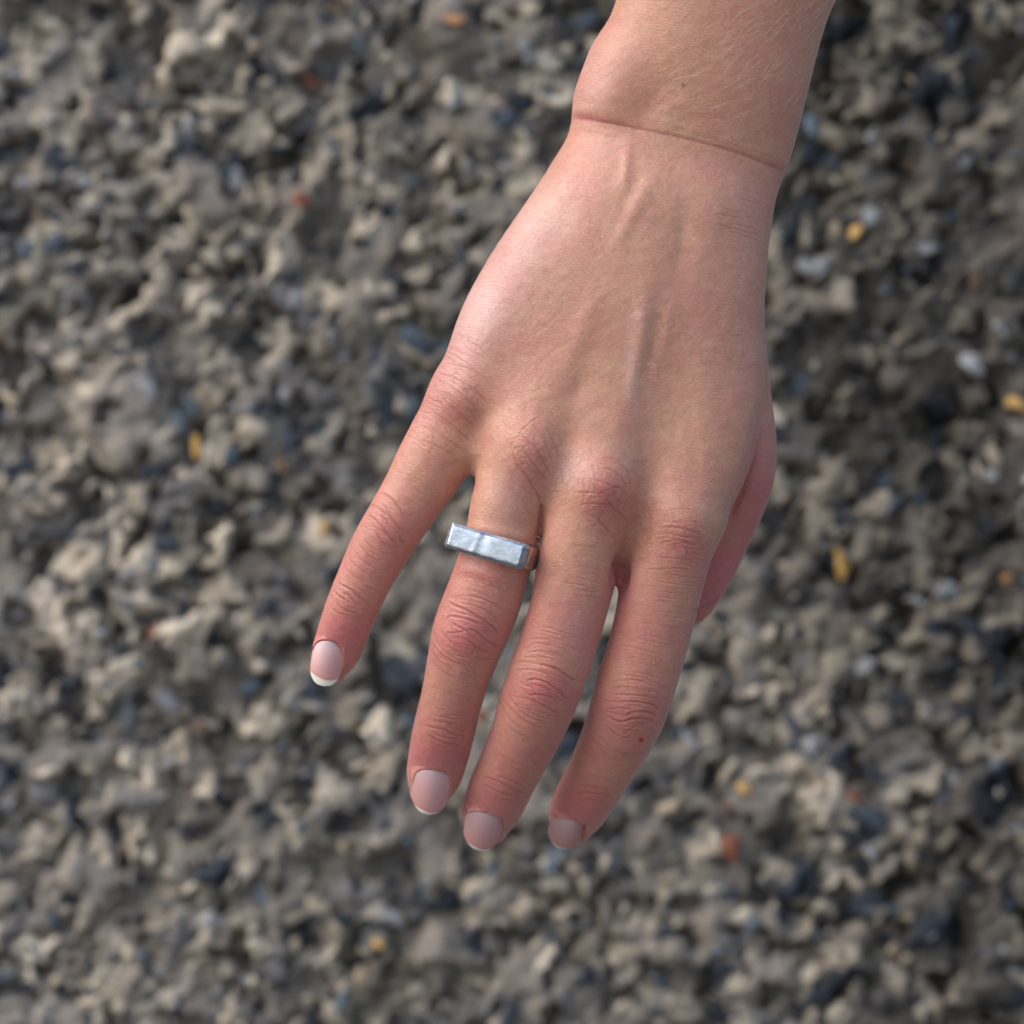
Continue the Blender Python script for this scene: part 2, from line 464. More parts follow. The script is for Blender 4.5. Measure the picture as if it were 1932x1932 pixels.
RA = lambda x, y: (782 + .21794 * x, 661.7 + .21794 * y)
RB = lambda x, y: (1082.7 + .21794 * x, 661.7 + .21794 * y)
RC = lambda x, y: (751.9 + .20237 * x, 1052.6 + .20237 * y)
RD = lambda x, y: (541.4 + .12453 * x, 902.3 + .12453 * y)
R6 = lambda x, y: (962.4 + .2802 * x, 962.4 + .2802 * y)
R5 = lambda x, y: (721.8 + .2491 * x, 1323.3 + .2491 * y)
FOLDS = [
    (RC, .30, 2.6, [(430, 400), (540, 450), (640, 490), (740, 550), (830, 610), (900, 670), (950, 730)]),
    (RC, .20, 2.2, [(440, 590), (470, 550), (560, 550), (660, 575), (730, 610), (760, 650)]),
    (RC, .26, 2.4, [(490, 600), (560, 640), (620, 670), (680, 720), (720, 760)]),
    (RC, .28, 2.4, [(640, 670), (700, 670), (760, 720), (820, 770), (880, 800), (940, 830)]),
    (RC, .20, 2.0, [(450, 690), (520, 700), (590, 685), (640, 665)]),
    (RC, .14, 2.0, [(560, 740), (640, 760), (700, 800), (760, 850), (860, 880)]),
    (RC, .16, 2.0, [(730, 830), (690, 870), (690, 920)]),
    (RC, .12, 1.8, [(700, 910), (780, 935), (900, 940)]),
    (RC, .12, 1.8, [(620, 340), (760, 370), (880, 430), (980, 500)]),
    (RC, .10, 1.8, [(480, 370), (600, 355), (700, 372)]),
    (RC, .10, 1.8, [(560, 420), (700, 440), (820, 500), (930, 590)]),
    (RC, .12, 2.0, [(400, 640), (430, 720), (480, 770), (560, 840)]),
    (RC, .10, 1.8, [(330, 640), (360, 780), (440, 880), (540, 940)]),
    (RC, .11, 2.0, [(300, 740), (340, 830), (420, 910), (520, 970), (640, 1010)]),
    (RC, .09, 2.0, [(290, 800), (330, 900), (420, 990), (520, 1040)]),
    (RC, .07, 2.0, [(280, 900), (340, 1000), (440, 1080), (560, 1130)]),
    (RC, .08, 1.8, [(420, 560), (480, 510), (560, 500), (660, 530), (760, 590), (860, 690)]),
    (RC, .20, 2.4, [(220, 1550), (300, 1580), (420, 1600), (520, 1650), (620, 1660)]),
    (RC, .20, 2.4, [(250, 1640), (330, 1690), (430, 1730), (560, 1755)]),
    (RC, .12, 2.0, [(300, 1600), (360, 1650), (460, 1680), (560, 1690)]),
    (RC, .08, 2.0, [(280, 1750), (380, 1800), (500, 1810)]),
    (RC, .09, 2.0, [(300, 1510), (420, 1530), (540, 1560), (640, 1610)]),
    (RC, .26, 2.4, [(1290, 985), (1400, 1010), (1500, 1050), (1570, 1100), (1660, 1150)]),
    (RC, .27, 2.4, [(1170, 1160), (1260, 1130), (1360, 1150), (1430, 1190), (1500, 1240), (1530, 1280), (1600, 1310)]),
    (RC, .20, 2.0, [(1150, 1210), (1240, 1275), (1300, 1265), (1380, 1280), (1450, 1310), (1470, 1350)]),
    (RC, .20, 2.0, [(1240, 1280), (1280, 1330), (1360, 1380), (1440, 1420), (1520, 1450)]),
    (RC, .14, 1.8, [(1140, 1160), (1200, 1190), (1260, 1200)]),
    (RC, .12, 1.8, [(1100, 960), (1200, 970), (1300, 985)]),
    (RC, .12, 1.8, [(1180, 890), (1300, 870), (1420, 880), (1560, 930)]),
    (RC, .10, 1.8, [(1160, 930), (1260, 925), (1400, 930)]),
    (RC, .10, 1.8, [(1200, 760), (1300, 750), (1420, 760)]),
    (RC, .10, 1.8, [(1180, 850), (1260, 800), (1340, 800), (1420, 830)]),
    (RC, .14, 1.8, [(1100, 1050), (1200, 1040), (1330, 1060), (1430, 1100)]),
    (RC, .10, 1.8, [(1260, 1180), (1380, 1200), (1450, 1240)]),
    (RC, .10, 2.0, [(960, 1260), (1000, 1350), (1080, 1440), (1200, 1530), (1320, 1590)]),
    (RC, .08, 2.0, [(940, 1300), (980, 1420), (1060, 1520), (1180, 1600)]),
    (RC, .09, 2.0, [(1020, 1220), (1060, 1330), (1140, 1420), (1260, 1500), (1400, 1540)]),
    (RC, .07, 2.0, [(930, 1420), (1000, 1540), (1100, 1630), (1230, 1680)]),
    (R6, .20, 2.2, [(720, 1290), (800, 1285), (880, 1290), (960, 1310), (1000, 1330)]),
    (R6, .20, 2.2, [(770, 1390), (800, 1365), (870, 1350), (930, 1360), (990, 1380)]),
    (R6, .26, 2.4, [(640, 1370), (700, 1410), (760, 1420), (820, 1400), (900, 1400), (980, 1430)]),
    (R6, .16, 2.0, [(760, 1510), (800, 1480), (850, 1440)]),
    (R6, .14, 2.0, [(640, 1440), (740, 1520), (830, 1530)]),
    (R6, .12, 2.0, [(650, 1340), (740, 1330), (820, 1330)]),
    (R6, .10, 1.8, [(660, 1200), (800, 1190), (920, 1210), (1020, 1230)]),
    (R6, .12, 1.8, [(660, 1240), (780, 1240), (900, 1250), (1000, 1270)]),
    (R6, .08, 1.8, [(680, 1150), (820, 1145), (940, 1160)]),
    (R6, .08, 2.0, [(590, 1500), (680, 1600), (800, 1640), (920, 1620)]),
    (R6, .07, 2.0, [(560, 1540), (660, 1650), (780, 1690)]),
    (R6, .09, 1.9, [(700, 1460), (780, 1480), (880, 1480)]),
    (R5, .16, 2.4, [(1460, 700), (1540, 690), (1640, 700), (1740, 720)]),
    (R5, .13, 2.4, [(1480, 760), (1580, 745), (1700, 775)]),
    (R5, .09, 2.2, [(1500, 640), (1600, 650), (1740, 670)]),
    (R5, .20, 2.6, [(740, 560), (830, 590), (920, 630), (1020, 680), (1090, 690)]),
    (R5, .18, 2.4, [(740, 620), (840, 670), (900, 700), (1050, 710)]),
    (R5, .12, 2.2, [(860, 560), (950, 590), (1060, 640)]),
    (R5, .09, 2.2, [(860, 740), (960, 750), (1060, 760)]),
    (R5, .10, 2.2, [(340, 230), (430, 300), (540, 330), (610, 320)]),
    (RD, .24, 2.2, [(1400, 205), (1530, 270), (1640, 370), (1720, 480), (1790, 600)]),
    (RD, .20, 2.2, [(1260, 400), (1370, 440), (1460, 510), (1540, 580)]),
    (RD, .26, 2.3, [(1210, 555), (1310, 600), (1390, 680), (1470, 770), (1550, 870), (1640, 980), (1680, 1020)]),
    (RD, .20, 2.0, [(1400, 360), (1500, 440), (1550, 540), (1600, 620), (1680, 730), (1770, 840)]),
    (RD, .18, 2.0, [(1410, 560), (1480, 610), (1540, 690), (1550, 750)]),
    (RD, .14, 2.0, [(1340, 800), (1400, 900), (1490, 990), (1600, 1030), (1740, 1060)]),
    (RD, .13, 2.0, [(1700, 850), (1720, 920), (1790, 990)]),
    (RD, .09, 2.0, [(1080, 950), (1130, 1050), (1230, 1160), (1360, 1240)]),
    (RD, .09, 2.0, [(1160, 900), (1230, 990), (1330, 1070)]),
    (RD, .07, 2.0, [(1000, 1060), (1060, 1160), (1180, 1270), (1320, 1340)]),
    (RD, .07, 2.0, [(920, 1190), (1000, 1290), (1120, 1380), (1280, 1450)]),
    (RD, .07, 2.0, [(860, 1340), (950, 1430), (1080, 1510), (1240, 1580)]),
    (RD, .24, 2.4, [(750, 1590), (860, 1640), (960, 1690), (1060, 1770), (1180, 1860), (1260, 1932)]),
    (RD, .20, 2.2, [(715, 1710), (770, 1780), (870, 1840), (885, 1900)]),
    (RD, .15, 2.2, [(820, 1740), (920, 1770), (1000, 1850), (1060, 1932)]),
    (RD, .12, 2.2, [(700, 1860), (800, 1940), (930, 2010), (1080, 2050)]),
    (RD, .10, 2.2, [(660, 1960), (780, 2040), (920, 2090)]),
    (RA, .17, 2.2, [(900, 690), (960, 760), (1040, 830), (1090, 910), (1140, 1000), (1190, 1090)]),
    (RA, .15, 2.0, [(940, 840), (980, 900), (1050, 990), (1100, 1060), (1160, 1130)]),
    (RA, .20, 2.2, [(870, 900), (900, 990), (950, 1050), (1000, 1130), (1050, 1220), (1090, 1310), (1100, 1400)]),
    (RA, .11, 1.9, [(1140, 640), (1180, 760), (1240, 860), (1250, 960)]),
    (RA, .10, 1.8, [(930, 700), (1010, 620), (1090, 570)]),
    (RA, .10, 1.8, [(860, 860), (920, 830), (1030, 820), (1100, 790)]),
    (RA, .09, 1.8, [(890, 770), (980, 800), (1060, 900), (1080, 1000)]),
    (RA, .09, 1.8, [(1010, 600), (1080, 720), (1160, 860), (1200, 980)]),
    (RA, .09, 1.8, [(960, 940), (1010, 900), (1080, 920), (1130, 900)]),
    (RA, .09, 1.8, [(1000, 1060), (1040, 1030), (1110, 1060), (1150, 1040)]),
    (RA, .09, 1.8, [(1030, 1170), (1090, 1110), (1160, 1100)]),
    (RA, .12, 2.0, [(180, 180), (300, 220), (420, 270), (520, 340), (600, 420), (650, 500)]),
    (RA, .12, 2.0, [(120, 430), (240, 450), (340, 500), (440, 590), (520, 690)]),
    (RA, .11, 2.0, [(60, 520), (200, 560), (320, 640), (430, 740), (500, 820)]),
    (RA, .10, 2.0, [(260, 110), (400, 130), (540, 190), (640, 260)]),
    (RA, .12, 2.0, [(160, 240), (300, 300), (400, 370), (500, 460), (560, 560)]),
    (RA, .10, 2.0, [(150, 330), (260, 360), (380, 430), (480, 530), (540, 630)]),
    (RA, .09, 2.0, [(20, 640), (160, 690), (290, 770), (400, 850), (480, 900)]),
    (RA, .08, 2.0, [(0, 760), (140, 800), (260, 860), (380, 920)]),
    (RA, .08, 1.8, [(300, 340), (330, 440), (320, 540)]),
    (RA, .08, 1.8, [(400, 240), (450, 340), (470, 440)]),
    (RB, .18, 2.2, [(0, 1225), (150, 1220), (220, 1225), (300, 1190), (390, 1180), (440, 1230)]),
    (RB, .16, 2.2, [(40, 1340), (150, 1310), (240, 1310), (330, 1350), (400, 1400)]),
    (RB, .16, 2.2, [(150, 1105), (240, 1130), (320, 1160), (400, 1200), (460, 1270)]),
    (RB, .18, 2.2, [(250, 1240), (330, 1340), (420, 1430), (490, 1500)]),
    (RB, .14, 2.0, [(220, 1015), (300, 1030), (370, 1070), (420, 1130), (450, 1220)]),
    (RB, .14, 2.0, [(340, 1190), (370, 1280), (420, 1330)]),
    (RB, .13, 2.0, [(200, 1490), (240, 1400), (280, 1330)]),
    (RB, .10, 2.0, [(90, 1100), (100, 1220), (80, 1330)]),
    (RB, .10, 2.0, [(170, 1110), (190, 1220), (170, 1300)]),
    (RB, .10, 2.0, [(160, 1400), (240, 1500), (330, 1600), (400, 1700)]),
    (RB, .09, 2.0, [(60, 1390), (160, 1420), (260, 1510), (350, 1620)]),
    (RB, .10, 1.8, [(280, 960), (400, 990), (470, 1080), (490, 1190)]),
    (RB, .09, 1.8, [(180, 960), (300, 930), (420, 960)]),
    (RB, .18, 2.3, [(740, 1535), (830, 1520), (920, 1525), (1000, 1545), (1100, 1570)]),
    (RB, .17, 2.3, [(720, 1680), (800, 1650), (890, 1630), (980, 1650), (1060, 1690)]),
    (RB, .12, 2.0, [(770, 1405), (880, 1370), (960, 1365), (1050, 1390)]),
    (RB, .13, 2.0, [(700, 1780), (800, 1790), (900, 1790), (1050, 1810)]),
    (RB, .12, 2.0, [(600, 1890), (760, 1890), (900, 1880), (1020, 1900)]),
    (RB, .09, 2.0, [(740, 1470), (900, 1480), (1080, 1470)]),
    (RB, .09, 2.0, [(640, 1600), (740, 1580), (860, 1580), (1000, 1610), (1120, 1620)]),
    (RB, .08, 1.8, [(820, 1440), (860, 1560), (880, 1680), (870, 1800)]),
    (RB, .08, 1.8, [(950, 1440), (960, 1560), (970, 1700), (960, 1820)]),
    (RB, .60, 3.4, [(1020, 2260), (1150, 2210), (1262, 2130)]),
]
for T_, dp, wd, pts in FOLDS:
    kf = .62 if T_ in (RA, RB) else .85
    crease([T_(*p) for p in pts], dp * kf, wd * .82, 1.6)
# the sharp groove where ring and middle finger touch
crease([RA(1100, 1300), RA(1100, 1400), RA(1090, 1480), RA(1080, 1600), RA(1085, 1720)], .5, 3.0, 1.0, 0)
# soft transverse lines above and below every finger joint
def fine_set(cu, cv, ang, halfw, n, gap, dp, bow, seed):
    r = random.Random(seed)
    ca, sa = math.cos(math.radians(ang)), math.sin(math.radians(ang))
    for i in range(n):
        off = (i - (n - 1) / 2) * gap + r.uniform(-.3, .3) * gap
        a, b = sorted((r.uniform(-1, .2), r.uniform(-.2, 1)))
        if b - a < .5: b = a + .6
        pts = []
        for t in np.linspace(a, b, 5):
            x, y = t * halfw, off + bow * (t * t) + r.uniform(-1.2, 1.2)
            pts.append((cu + x * ca - y * sa, cv + x * sa + y * ca))
        crease(pts, dp * r.uniform(.5, 1.3), 1.5, .8)
for a in ((905, 1130, 17, 58, 11, 7, .09, 6), (885, 1195, 17, 60, 16, 6, .07, 8), (866, 1265, 15, 55, 12, 8, .05, -6), (838, 1375, 14, 48, 12, 6, .08, -4), (925, 1092, 17, 55, 5, 7, .06, 5),
          (1050, 1225, 17, 60, 10, 8, .08, 5), (1028, 1300, 20, 60, 16, 6, .07, 8), (1000, 1375, 22, 55, 10, 8, .05, -8), (958, 1465, 24, 48, 12, 6, .08, -4),
          (1215, 1235, 12, 60, 9, 9, .07, 2), (1195, 1330, 15, 62, 18, 6, .07, 6), (1160, 1410, 22, 52, 9, 8, .05, -6), (1118, 1490, 26, 46, 10, 6, .07, -4),
          (770, 930, 28, 48, 9, 8, .06, 5), (730, 985, 30, 48, 14, 6, .06, 6), (695, 1070, 26, 44, 10, 8, .06, -8), (665, 1135, 22, 40, 12, 6, .08, -5),
          (1290, 1060, 8, 70, 14, 8, .07, 4), (1120, 1080, 12, 65, 10, 10, .05, 5), (1255, 1140, 8, 62, 10, 9, .06, 3),
          (850, 700, 35, 75, 18, 8, .07, 10), (815, 800, 32, 60, 12, 9, .06, 8), (1400, 400, 15, 60, 9, 11, .06, 4)):
    fine_set(*a, seed=int(a[0]) * 7 + int(a[1]))
# crossing lines on the big knuckles
rr = random.Random(3)
for cu, cv, ru, rv, n in ((1003, 850, 42, 80, 70), (1140, 930, 55, 62, 70), (1290, 1010, 60, 55, 60), (850, 730, 60, 70, 50), (1220, 1000, 40, 70, 34), (1080, 920, 40, 60, 24)):
    for i in range(n):
        x, y = rr.gauss(0, .55) * ru, rr.gauss(0, .55) * rv
        an = rr.choice((35, 75, 120, 160)) + rr.uniform(-15, 15)
        l = rr.uniform(9, 24)
        c, q = math.cos(math.radians(an)), math.sin(math.radians(an))
        b = rr.uniform(-3, 3)
        p = (cu + x, cv + y)
        crease([(p[0] - c * l, p[1] - q * l), (p[0] - q * b, p[1] + c * b), (p[0] + c * l, p[1] + q * l)], rr.uniform(.02, .055), 1.4, 1.1)

# skin redness, yellow and pale tones, partly painted light and shade
fingers_mask = smoothstep(-30, 140, fv - (1010 + (fu - 1050) * 0.42))
red += .52 * fingers_mask
for a in ((888, 1200, .75, 48, 46), (1030, 1300, .65, 48, 42), (1190, 1350, .5, 50, 44), (735, 985, .30, 55, 55), (662, 1130, .35, 50, 50), (838, 1375, .35, 50, 50), (958, 1470, .25, 50, 50),
          (1115, 1490, .25, 50, 50), (640, 1195, .7, 60, 40), (822, 1425, .8, 60, 38), (930, 1515, .65, 60, 40), (1095, 1525, .7, 60, 42), (1008, 870, .55, 34, 62), (1142, 940, .85, 40, 52), (1292, 1030, .75, 52, 52),
          (850, 730, .50, 70, 85), (790, 830, .35, 60, 80), (1425, 990, .55, 42, 130), (1345, 1130, .9, 42, 80), (1440, 880, .45, 34, 110), (1170, 1105, .9, 18, 45), (1020, 1010, .5, 8, 60), (884, 915, .8, 22, 16),  # includes occlusion painted red in the web between middle and index
          (1130, 100, .28, 50, 80), (1100, 340, .25, 70, 60), (1480, 150, .22, 40, 150), (1420, 360, .25, 50, 60), (960, 520, .20, 60, 90), (1400, 650, .18, 60, 160), (945, 1090, .25, 60, 16)):
    blush(*a)
for a in ((1240, 795, .55, 45, 40), (1140, 690, .4, 60, 60), (1205, 600, .5, 40, 80), (1250, 400, .45, 80, 110), (1260, 90, .45, 90, 110), (1100, 800, .25, 60, 60), (1085, 560, .3, 80, 80)):
    blush(*a, arr=yel)
pale = np.zeros(len(front))  # paler skin, with sky sheen and a knuckle highlight painted in
for a in ((905, 560, .8, 70, 130, 25), (1010, 420, .5, 60, 90, 30), (1115, 150, .4, 35, 80), (840, 700, .5, 40, 90, 25), (1080, 890, .55, 42, 34), (960, 930, .35, 40, 60), (1205, 600, .45, 10, 26), (1190, 700, .4, 14, 80), (1080, 1180, .35, 30, 60), (868, 1268, .6, 8, 8)):
    blush(*a, arr=pale)
dark = np.zeros(len(front))      # freckles and a tiny scab
for (u, v, a, s_) in ((1289, 161, 1.1, 3.2), (1380, 259, .5, 1.8), (1230, 1338, .2, 3)):
    blush(u, v, a, s_, arr=dark)
scab = np.exp(-(np.hypot(fu - 1209.5, fv - 1395.5) / 5.4) ** 4)
blotch = value_noise(fu / 46, fv / 46, 21) + .6 * value_noise(fu / 19, fv / 19, 22)
micro = value_noise(fu / 3.4, fv / 3.4, 23)
red += .42 * blotch
yel += .3 * (value_noise(fu / 60, fv / 60, 31))
disp += .10 * value_noise(fu / 14, fv / 14, 41) + .05 * value_noise(fu / 7, fv / 7, 42)

full = lambda a: np.bincount(front, a, len(V))
V = V + Nn * full(disp * fw)[:, None]
RED, CRE, YEL, DRK, SCB = full(red), full(cre), full(yel), full(dark), full(scab)
side_ = 1 - dors
RED = RED + side_ * .35 + .75 * smoothstep(22, 34, V[:, 1]) * (Uu > 1290) * (Vv > 780) * (Vv < 1230) * smoothstep(800, 960, Vv)
base = np.array([.620, .318, .215])
pink = np.array([.590, .190, .180])
gold = np.array([.600, .365, .215])
fold_c = np.array([.42, .135, .085])
r_ = np.clip(RED, -.2, 1.25)[:, None]
y_ = np.clip(YEL, 0, 1)[:, None] * .6
C = base * (1 - y_) + gold * y_
PALE = full(pale)
p_ = np.clip(PALE, 0, 1)[:, None] * .75
C = C * (1 - p_) + np.array([.76, .52, .49]) * p_
C = C * (1 - r_ * .78) + pink * r_ * .78
c_ = np.clip(CRE, 0, 1)[:, None] * .62
C = C * (1 - c_) + fold_c * c_
C = C * (1 - .75 * np.clip(DRK, 0, 1)[:, None])
C = C * (1 - np.clip(SCB, 0, 1)[:, None]) + np.array([.50, .003, .008]) * np.clip(SCB, 0, 1)[:, None]
print('relief', round(time.time() - T0, 1))

# ------------------------------------------------------------------ fingernails
# (proximal middle, tip, left edge, right edge) as seen, nail length and width in mm
def depth_at(u, v):
    y = -40.0
    for _ in range(200):
        d = float(hand_sdf(P3(u, v, y)[None])[0])
        if d < 0.01: break
        y += d * .7
    return y

NAILS = [dict(a=(619, 1209), b=(608, 1297), l=(586, 1255), r=(650, 1243), L=11.0, W=7.7, arc=1.9, lift=-.1),
         dict(a=(817, 1454), b=(808, 1538), l=(776, 1498), r=(853, 1487), L=11.6, W=9.2, arc=2.4, lift=-.2),
         dict(a=(919, 1535), b=(909, 1607), l=(872, 1565), r=(955, 1556), L=11.6, W=9.7, arc=2.6, lift=-.2),
         dict(a=(1078, 1548), b=(1064, 1604), l=(1033, 1573), r=(1112, 1563), L=11.4, W=9.3, arc=2.6, lift=-.2)]
nail_geo = []
for n in NAILS:
    ya = depth_at(*n['a'])
    A = P3(*n['a'], ya)
    lo, hi = ya, ya + 14
    for _ in range(40):
        mid = (lo + hi) / 2
        if np.linalg.norm(P3(*n['b'], mid) - A) < n['L']: lo = mid
        else: hi = mid
    B = P3(*n['b'], lo)
    Tn = (B - A) / np.linalg.norm(B - A)
    ym = (ya + lo) / 2
    Ld = P3(*n['r'], ym) - P3(*n['l'], ym)
    Nl = Ld - Tn * (Ld @ Tn); Nl /= np.linalg.norm(Nl)
    Mn = np.cross(Nl, Tn)
    if Mn[1] > 0: Mn = -Mn
    mid = (P3(*n['l'], ym) + P3(*n['r'], ym)) / 2
    off = ((mid - A) @ Nl)
    n.update(A=A + Mn * n['lift'] + Nl * off * .5, T=Tn, N=Nl, M=Mn)
    # push the skin under the plate and raise the folds round it
    q = V - n['A']
    near = (np.abs(q).max(1) < 22)
    k = np.flatnonzero(near)
    s_, t_, m_ = q[k] @ Tn, q[k] @ Nl, q[k] @ Mn
    Lh, Wh = n['L'], n['W'] / 2
    hn = -n['arc'] * (t_ / Wh) ** 2 + .5 * 4 * (s_ / Lh) * (1 - s_ / Lh) - 0.25
    x = np.clip(1 - 2 * (s_ + .3) / Lh, 0, 1.5)
    foot = (np.abs(t_) / Wh) ** 2.6 + x ** 3.6
    free_side = smoothstep(Lh * .52, Lh * .78, s_)
    ins = smoothstep(1.0 + .14 * free_side, .80 + .14 * free_side, foot) * (s_ > -2) * (m_ > -5) * (s_ < Lh + 3)
    tgt = np.where(s_ > Lh * .8, np.minimum(m_, hn - .15), np.clip(m_, None, hn))
    new = m_ * (1 - ins) + tgt * ins
    wall_ = smoothstep(.80, 1.0, foot) * smoothstep(1.75, 1.1, foot) * (1 - free_side) * (s_ > -3) * (m_ > -4.5)
    new = new * (1 - wall_) + np.maximum(new, hn + .25 + .32) * wall_
    V[k] += Mn * (new - m_)[:, None]
    edge = np.exp(-((foot - .95) / .13) ** 2) * (s_ < Lh * .75) * (s_ > -2) * (m_ > -4)
    C[k] = C[k] * (1 - .22 * edge[:, None]) + np.array([.50, .17, .13]) * .22 * edge[:, None]

# ------------------------------------------------------------------ materials of the hand
skin, t, bs = new_mat('skin')
at = N(t, 'ShaderNodeVertexColor', layer_name='tint')
tc = N(t, 'ShaderNodeTexCoord')
nz = N(t, 'ShaderNodeTexNoise', i_Scale=170.0, i_Detail=2.0)
t.links.new(tc.outputs['Object'], nz.inputs['Vector'])
warp = N(t, 'ShaderNodeMix', data_type='VECTOR'); warp.inputs['Factor'].default_value = 0.0035
vadd = N(t, 'ShaderNodeVectorMath', operation='SCALE'); vadd.inputs['Scale'].default_value = 0.0009
t.links.new(nz.outputs['Color'], vadd.inputs[0])
vsum = N(t, 'ShaderNodeVectorMath', operation='ADD')
t.links.new(tc.outputs['Object'], vsum.inputs[0]); t.links.new(vadd.outputs[0], vsum.inputs[1])
heights = []
for rot, scl, vs in ((-14, (.42, 1, 1.45), 1000), (52, (.55, 1, 1.15), 850)):
    mp = N(t, 'ShaderNodeMapping')
    mp.inputs['Rotation'].default_value = (0, math.radians(rot), 0)
    mp.inputs['Scale'].default_value = scl
    t.links.new(vsum.outputs[0], mp.inputs['Vector'])
    vo = N(t, 'ShaderNodeTexVoronoi', feature='DISTANCE_TO_EDGE', i_Scale=float(vs))
    t.links.new(mp.outputs[0], vo.inputs['Vector'])
    mr = N(t, 'ShaderNodeMapRange'); mr.inputs['From Min'].default_value = 0; mr.inputs['From Max'].default_value = .12
    t.links.new(vo.outputs['Distance'], mr.inputs['Value'])
    heights.append(mr)
# three crossing families of fine lines, the transverse one strongest, broken up by noise
lown = N(t, 'ShaderNodeTexNoise', i_Scale=90.0, i_Detail=1.0); t.links.new(tc.outputs['Object'], lown.inputs['Vector'])
midn = N(t, 'ShaderNodeTexNoise', i_Scale=520.0, i_Detail=1.0); t.links.new(tc.outputs['Object'], midn.inputs['Vector'])
cur = None
for k, (la, pitch, wdt, floor_) in enumerate(((-15, .00078, .16, .0), (42, .00115, .12, .30), (-70, .00120, .12, .35))):
    dt = N(t, 'ShaderNodeVectorMath', operation='DOT_PRODUCT')
    dt.inputs[1].default_value = (-math.sin(math.radians(la)) / pitch, 0, math.cos(math.radians(la)) / pitch)
    t.links.new(tc.outputs['Object'], dt.inputs[0])
    a1 = N(t, 'ShaderNodeMath', operation='MULTIPLY_ADD'); a1.inputs[1].default_value = 5.0 + k
    t.links.new(lown.outputs[0], a1.inputs[0]); t.links.new(dt.outputs['Value'], a1.inputs[2])
    a2 = N(t, 'ShaderNodeMath', operation='MULTIPLY_ADD'); a2.inputs[1].default_value = 1.5
    t.links.new(midn.outputs[0], a2.inputs[0]); t.links.new(a1.outputs[0], a2.inputs[2])
    pp = N(t, 'ShaderNodeMath', operation='PINGPONG'); pp.inputs[1].default_value = .5
    t.links.new(a2.outputs[0], pp.inputs[0])
    mr = N(t, 'ShaderNodeMapRange', interpolation_type='SMOOTHSTEP'); mr.inputs['From Max'].default_value = wdt
    mr.inputs['To Min'].default_value = floor_
    t.links.new(pp.outputs[0], mr.inputs['Value'])
    gate = N(t, 'ShaderNodeTexNoise', i_Scale=240.0 + 70 * k, i_Detail=1.0); t.links.new(vsum.outputs[0], gate.inputs['Vector'])
    gm = N(t, 'ShaderNodeMapRange'); gm.inputs['From Min'].default_value = .35; gm.inputs['From Max'].default_value = .62
    gm.inputs['To Max'].default_value = .85
    t.links.new(gate.outputs[0], gm.inputs['Value'])
    mx = N(t, 'ShaderNodeMath', operation='MAXIMUM')
    t.links.new(mr.outputs[0], mx.inputs[0]); t.links.new(gm.outputs[0], mx.inputs[1])
    if cur is None: cur = mx
    else:
        m2 = N(t, 'ShaderNodeMath', operation='MULTIPLY')
        t.links.new(cur.outputs[0], m2.inputs[0]); t.links.new(mx.outputs[0], m2.inputs[1]); cur = m2
vor = N(t, 'ShaderNodeMapRange'); vor.inputs['To Min'].default_value = .72
t.links.new(heights[0].outputs[0], vor.inputs['Value'])
mul = N(t, 'ShaderNodeMath', operation='MULTIPLY')
t.links.new(cur.outputs[0], mul.inputs[0]); t.links.new(vor.outputs[0], mul.inputs[1])
fn = N(t, 'ShaderNodeTexNoise', i_Scale=1500.0, i_Detail=3.0)
t.links.new(tc.outputs['Object'], fn.inputs['Vector'])
hsum = N(t, 'ShaderNodeMath', operation='MULTIPLY_ADD'); hsum.inputs[1].default_value = .7
t.links.new(fn.outputs[0], hsum.inputs[0]); t.links.new(mul.outputs[0], hsum.inputs[2])
bp = N(t, 'ShaderNodeBump'); bp.inputs['Strength'].default_value = .55; bp.inputs['Distance'].default_value = .00009
t.links.new(hsum.outputs[0], bp.inputs['Height']); t.links.new(bp.outputs[0], bs.inputs['Normal'])
# grooves are a touch redder, plus a fine mottle
mixg = N(t, 'ShaderNodeMix', data_type='RGBA', blend_type='MULTIPLY')
inv = N(t, 'ShaderNodeMapRange'); inv.inputs['To Min'].default_value = .70; inv.inputs['To Max'].default_value = 0
t.links.new(mul.outputs[0], inv.inputs['Value'])
t.links.new(inv.outputs[0], mixg.inputs['Factor']); t.links.new(at.outputs[0], mixg.inputs['A'])
mixg.inputs['B'].default_value = (.90, .62, .52, 1)
mot = N(t, 'ShaderNodeTexNoise', i_Scale=620.0, i_Detail=4.0, i_Roughness=.7)
t.links.new(tc.outputs['Object'], mot.inputs['Vector'])
rmp = N(t, 'ShaderNodeMapRange'); rmp.inputs['From Min'].default_value = .3; rmp.inputs['From Max'].default_value = .7
rmp.inputs['To Min'].default_value = .90; rmp.inputs['To Max'].default_value = 1.08
t.links.new(mot.outputs[0], rmp.inputs['Value'])
mm = N(t, 'ShaderNodeMix', data_type='RGBA', blend_type='MULTIPLY'); mm.inputs['Factor'].default_value = 1
t.links.new(mixg.outputs['Result'], mm.inputs['A']); t.links.new(rmp.outputs[0], mm.inputs['B'])
t.links.new(mm.outputs['Result'], bs.inputs['Base Color'])
bs.inputs['Roughness'].default_value = .44
bs.inputs['Specular IOR Level'].default_value = .65
bs.inputs['Subsurface Weight'].default_value = .55
bs.inputs['Subsurface Radius'].default_value = (1.0, .36, .20)
bs.inputs['Subsurface Scale'].default_value = .0016
bs.inputs['Sheen Weight'].default_value = .3
bs.inputs['Sheen Roughness'].default_value = .4

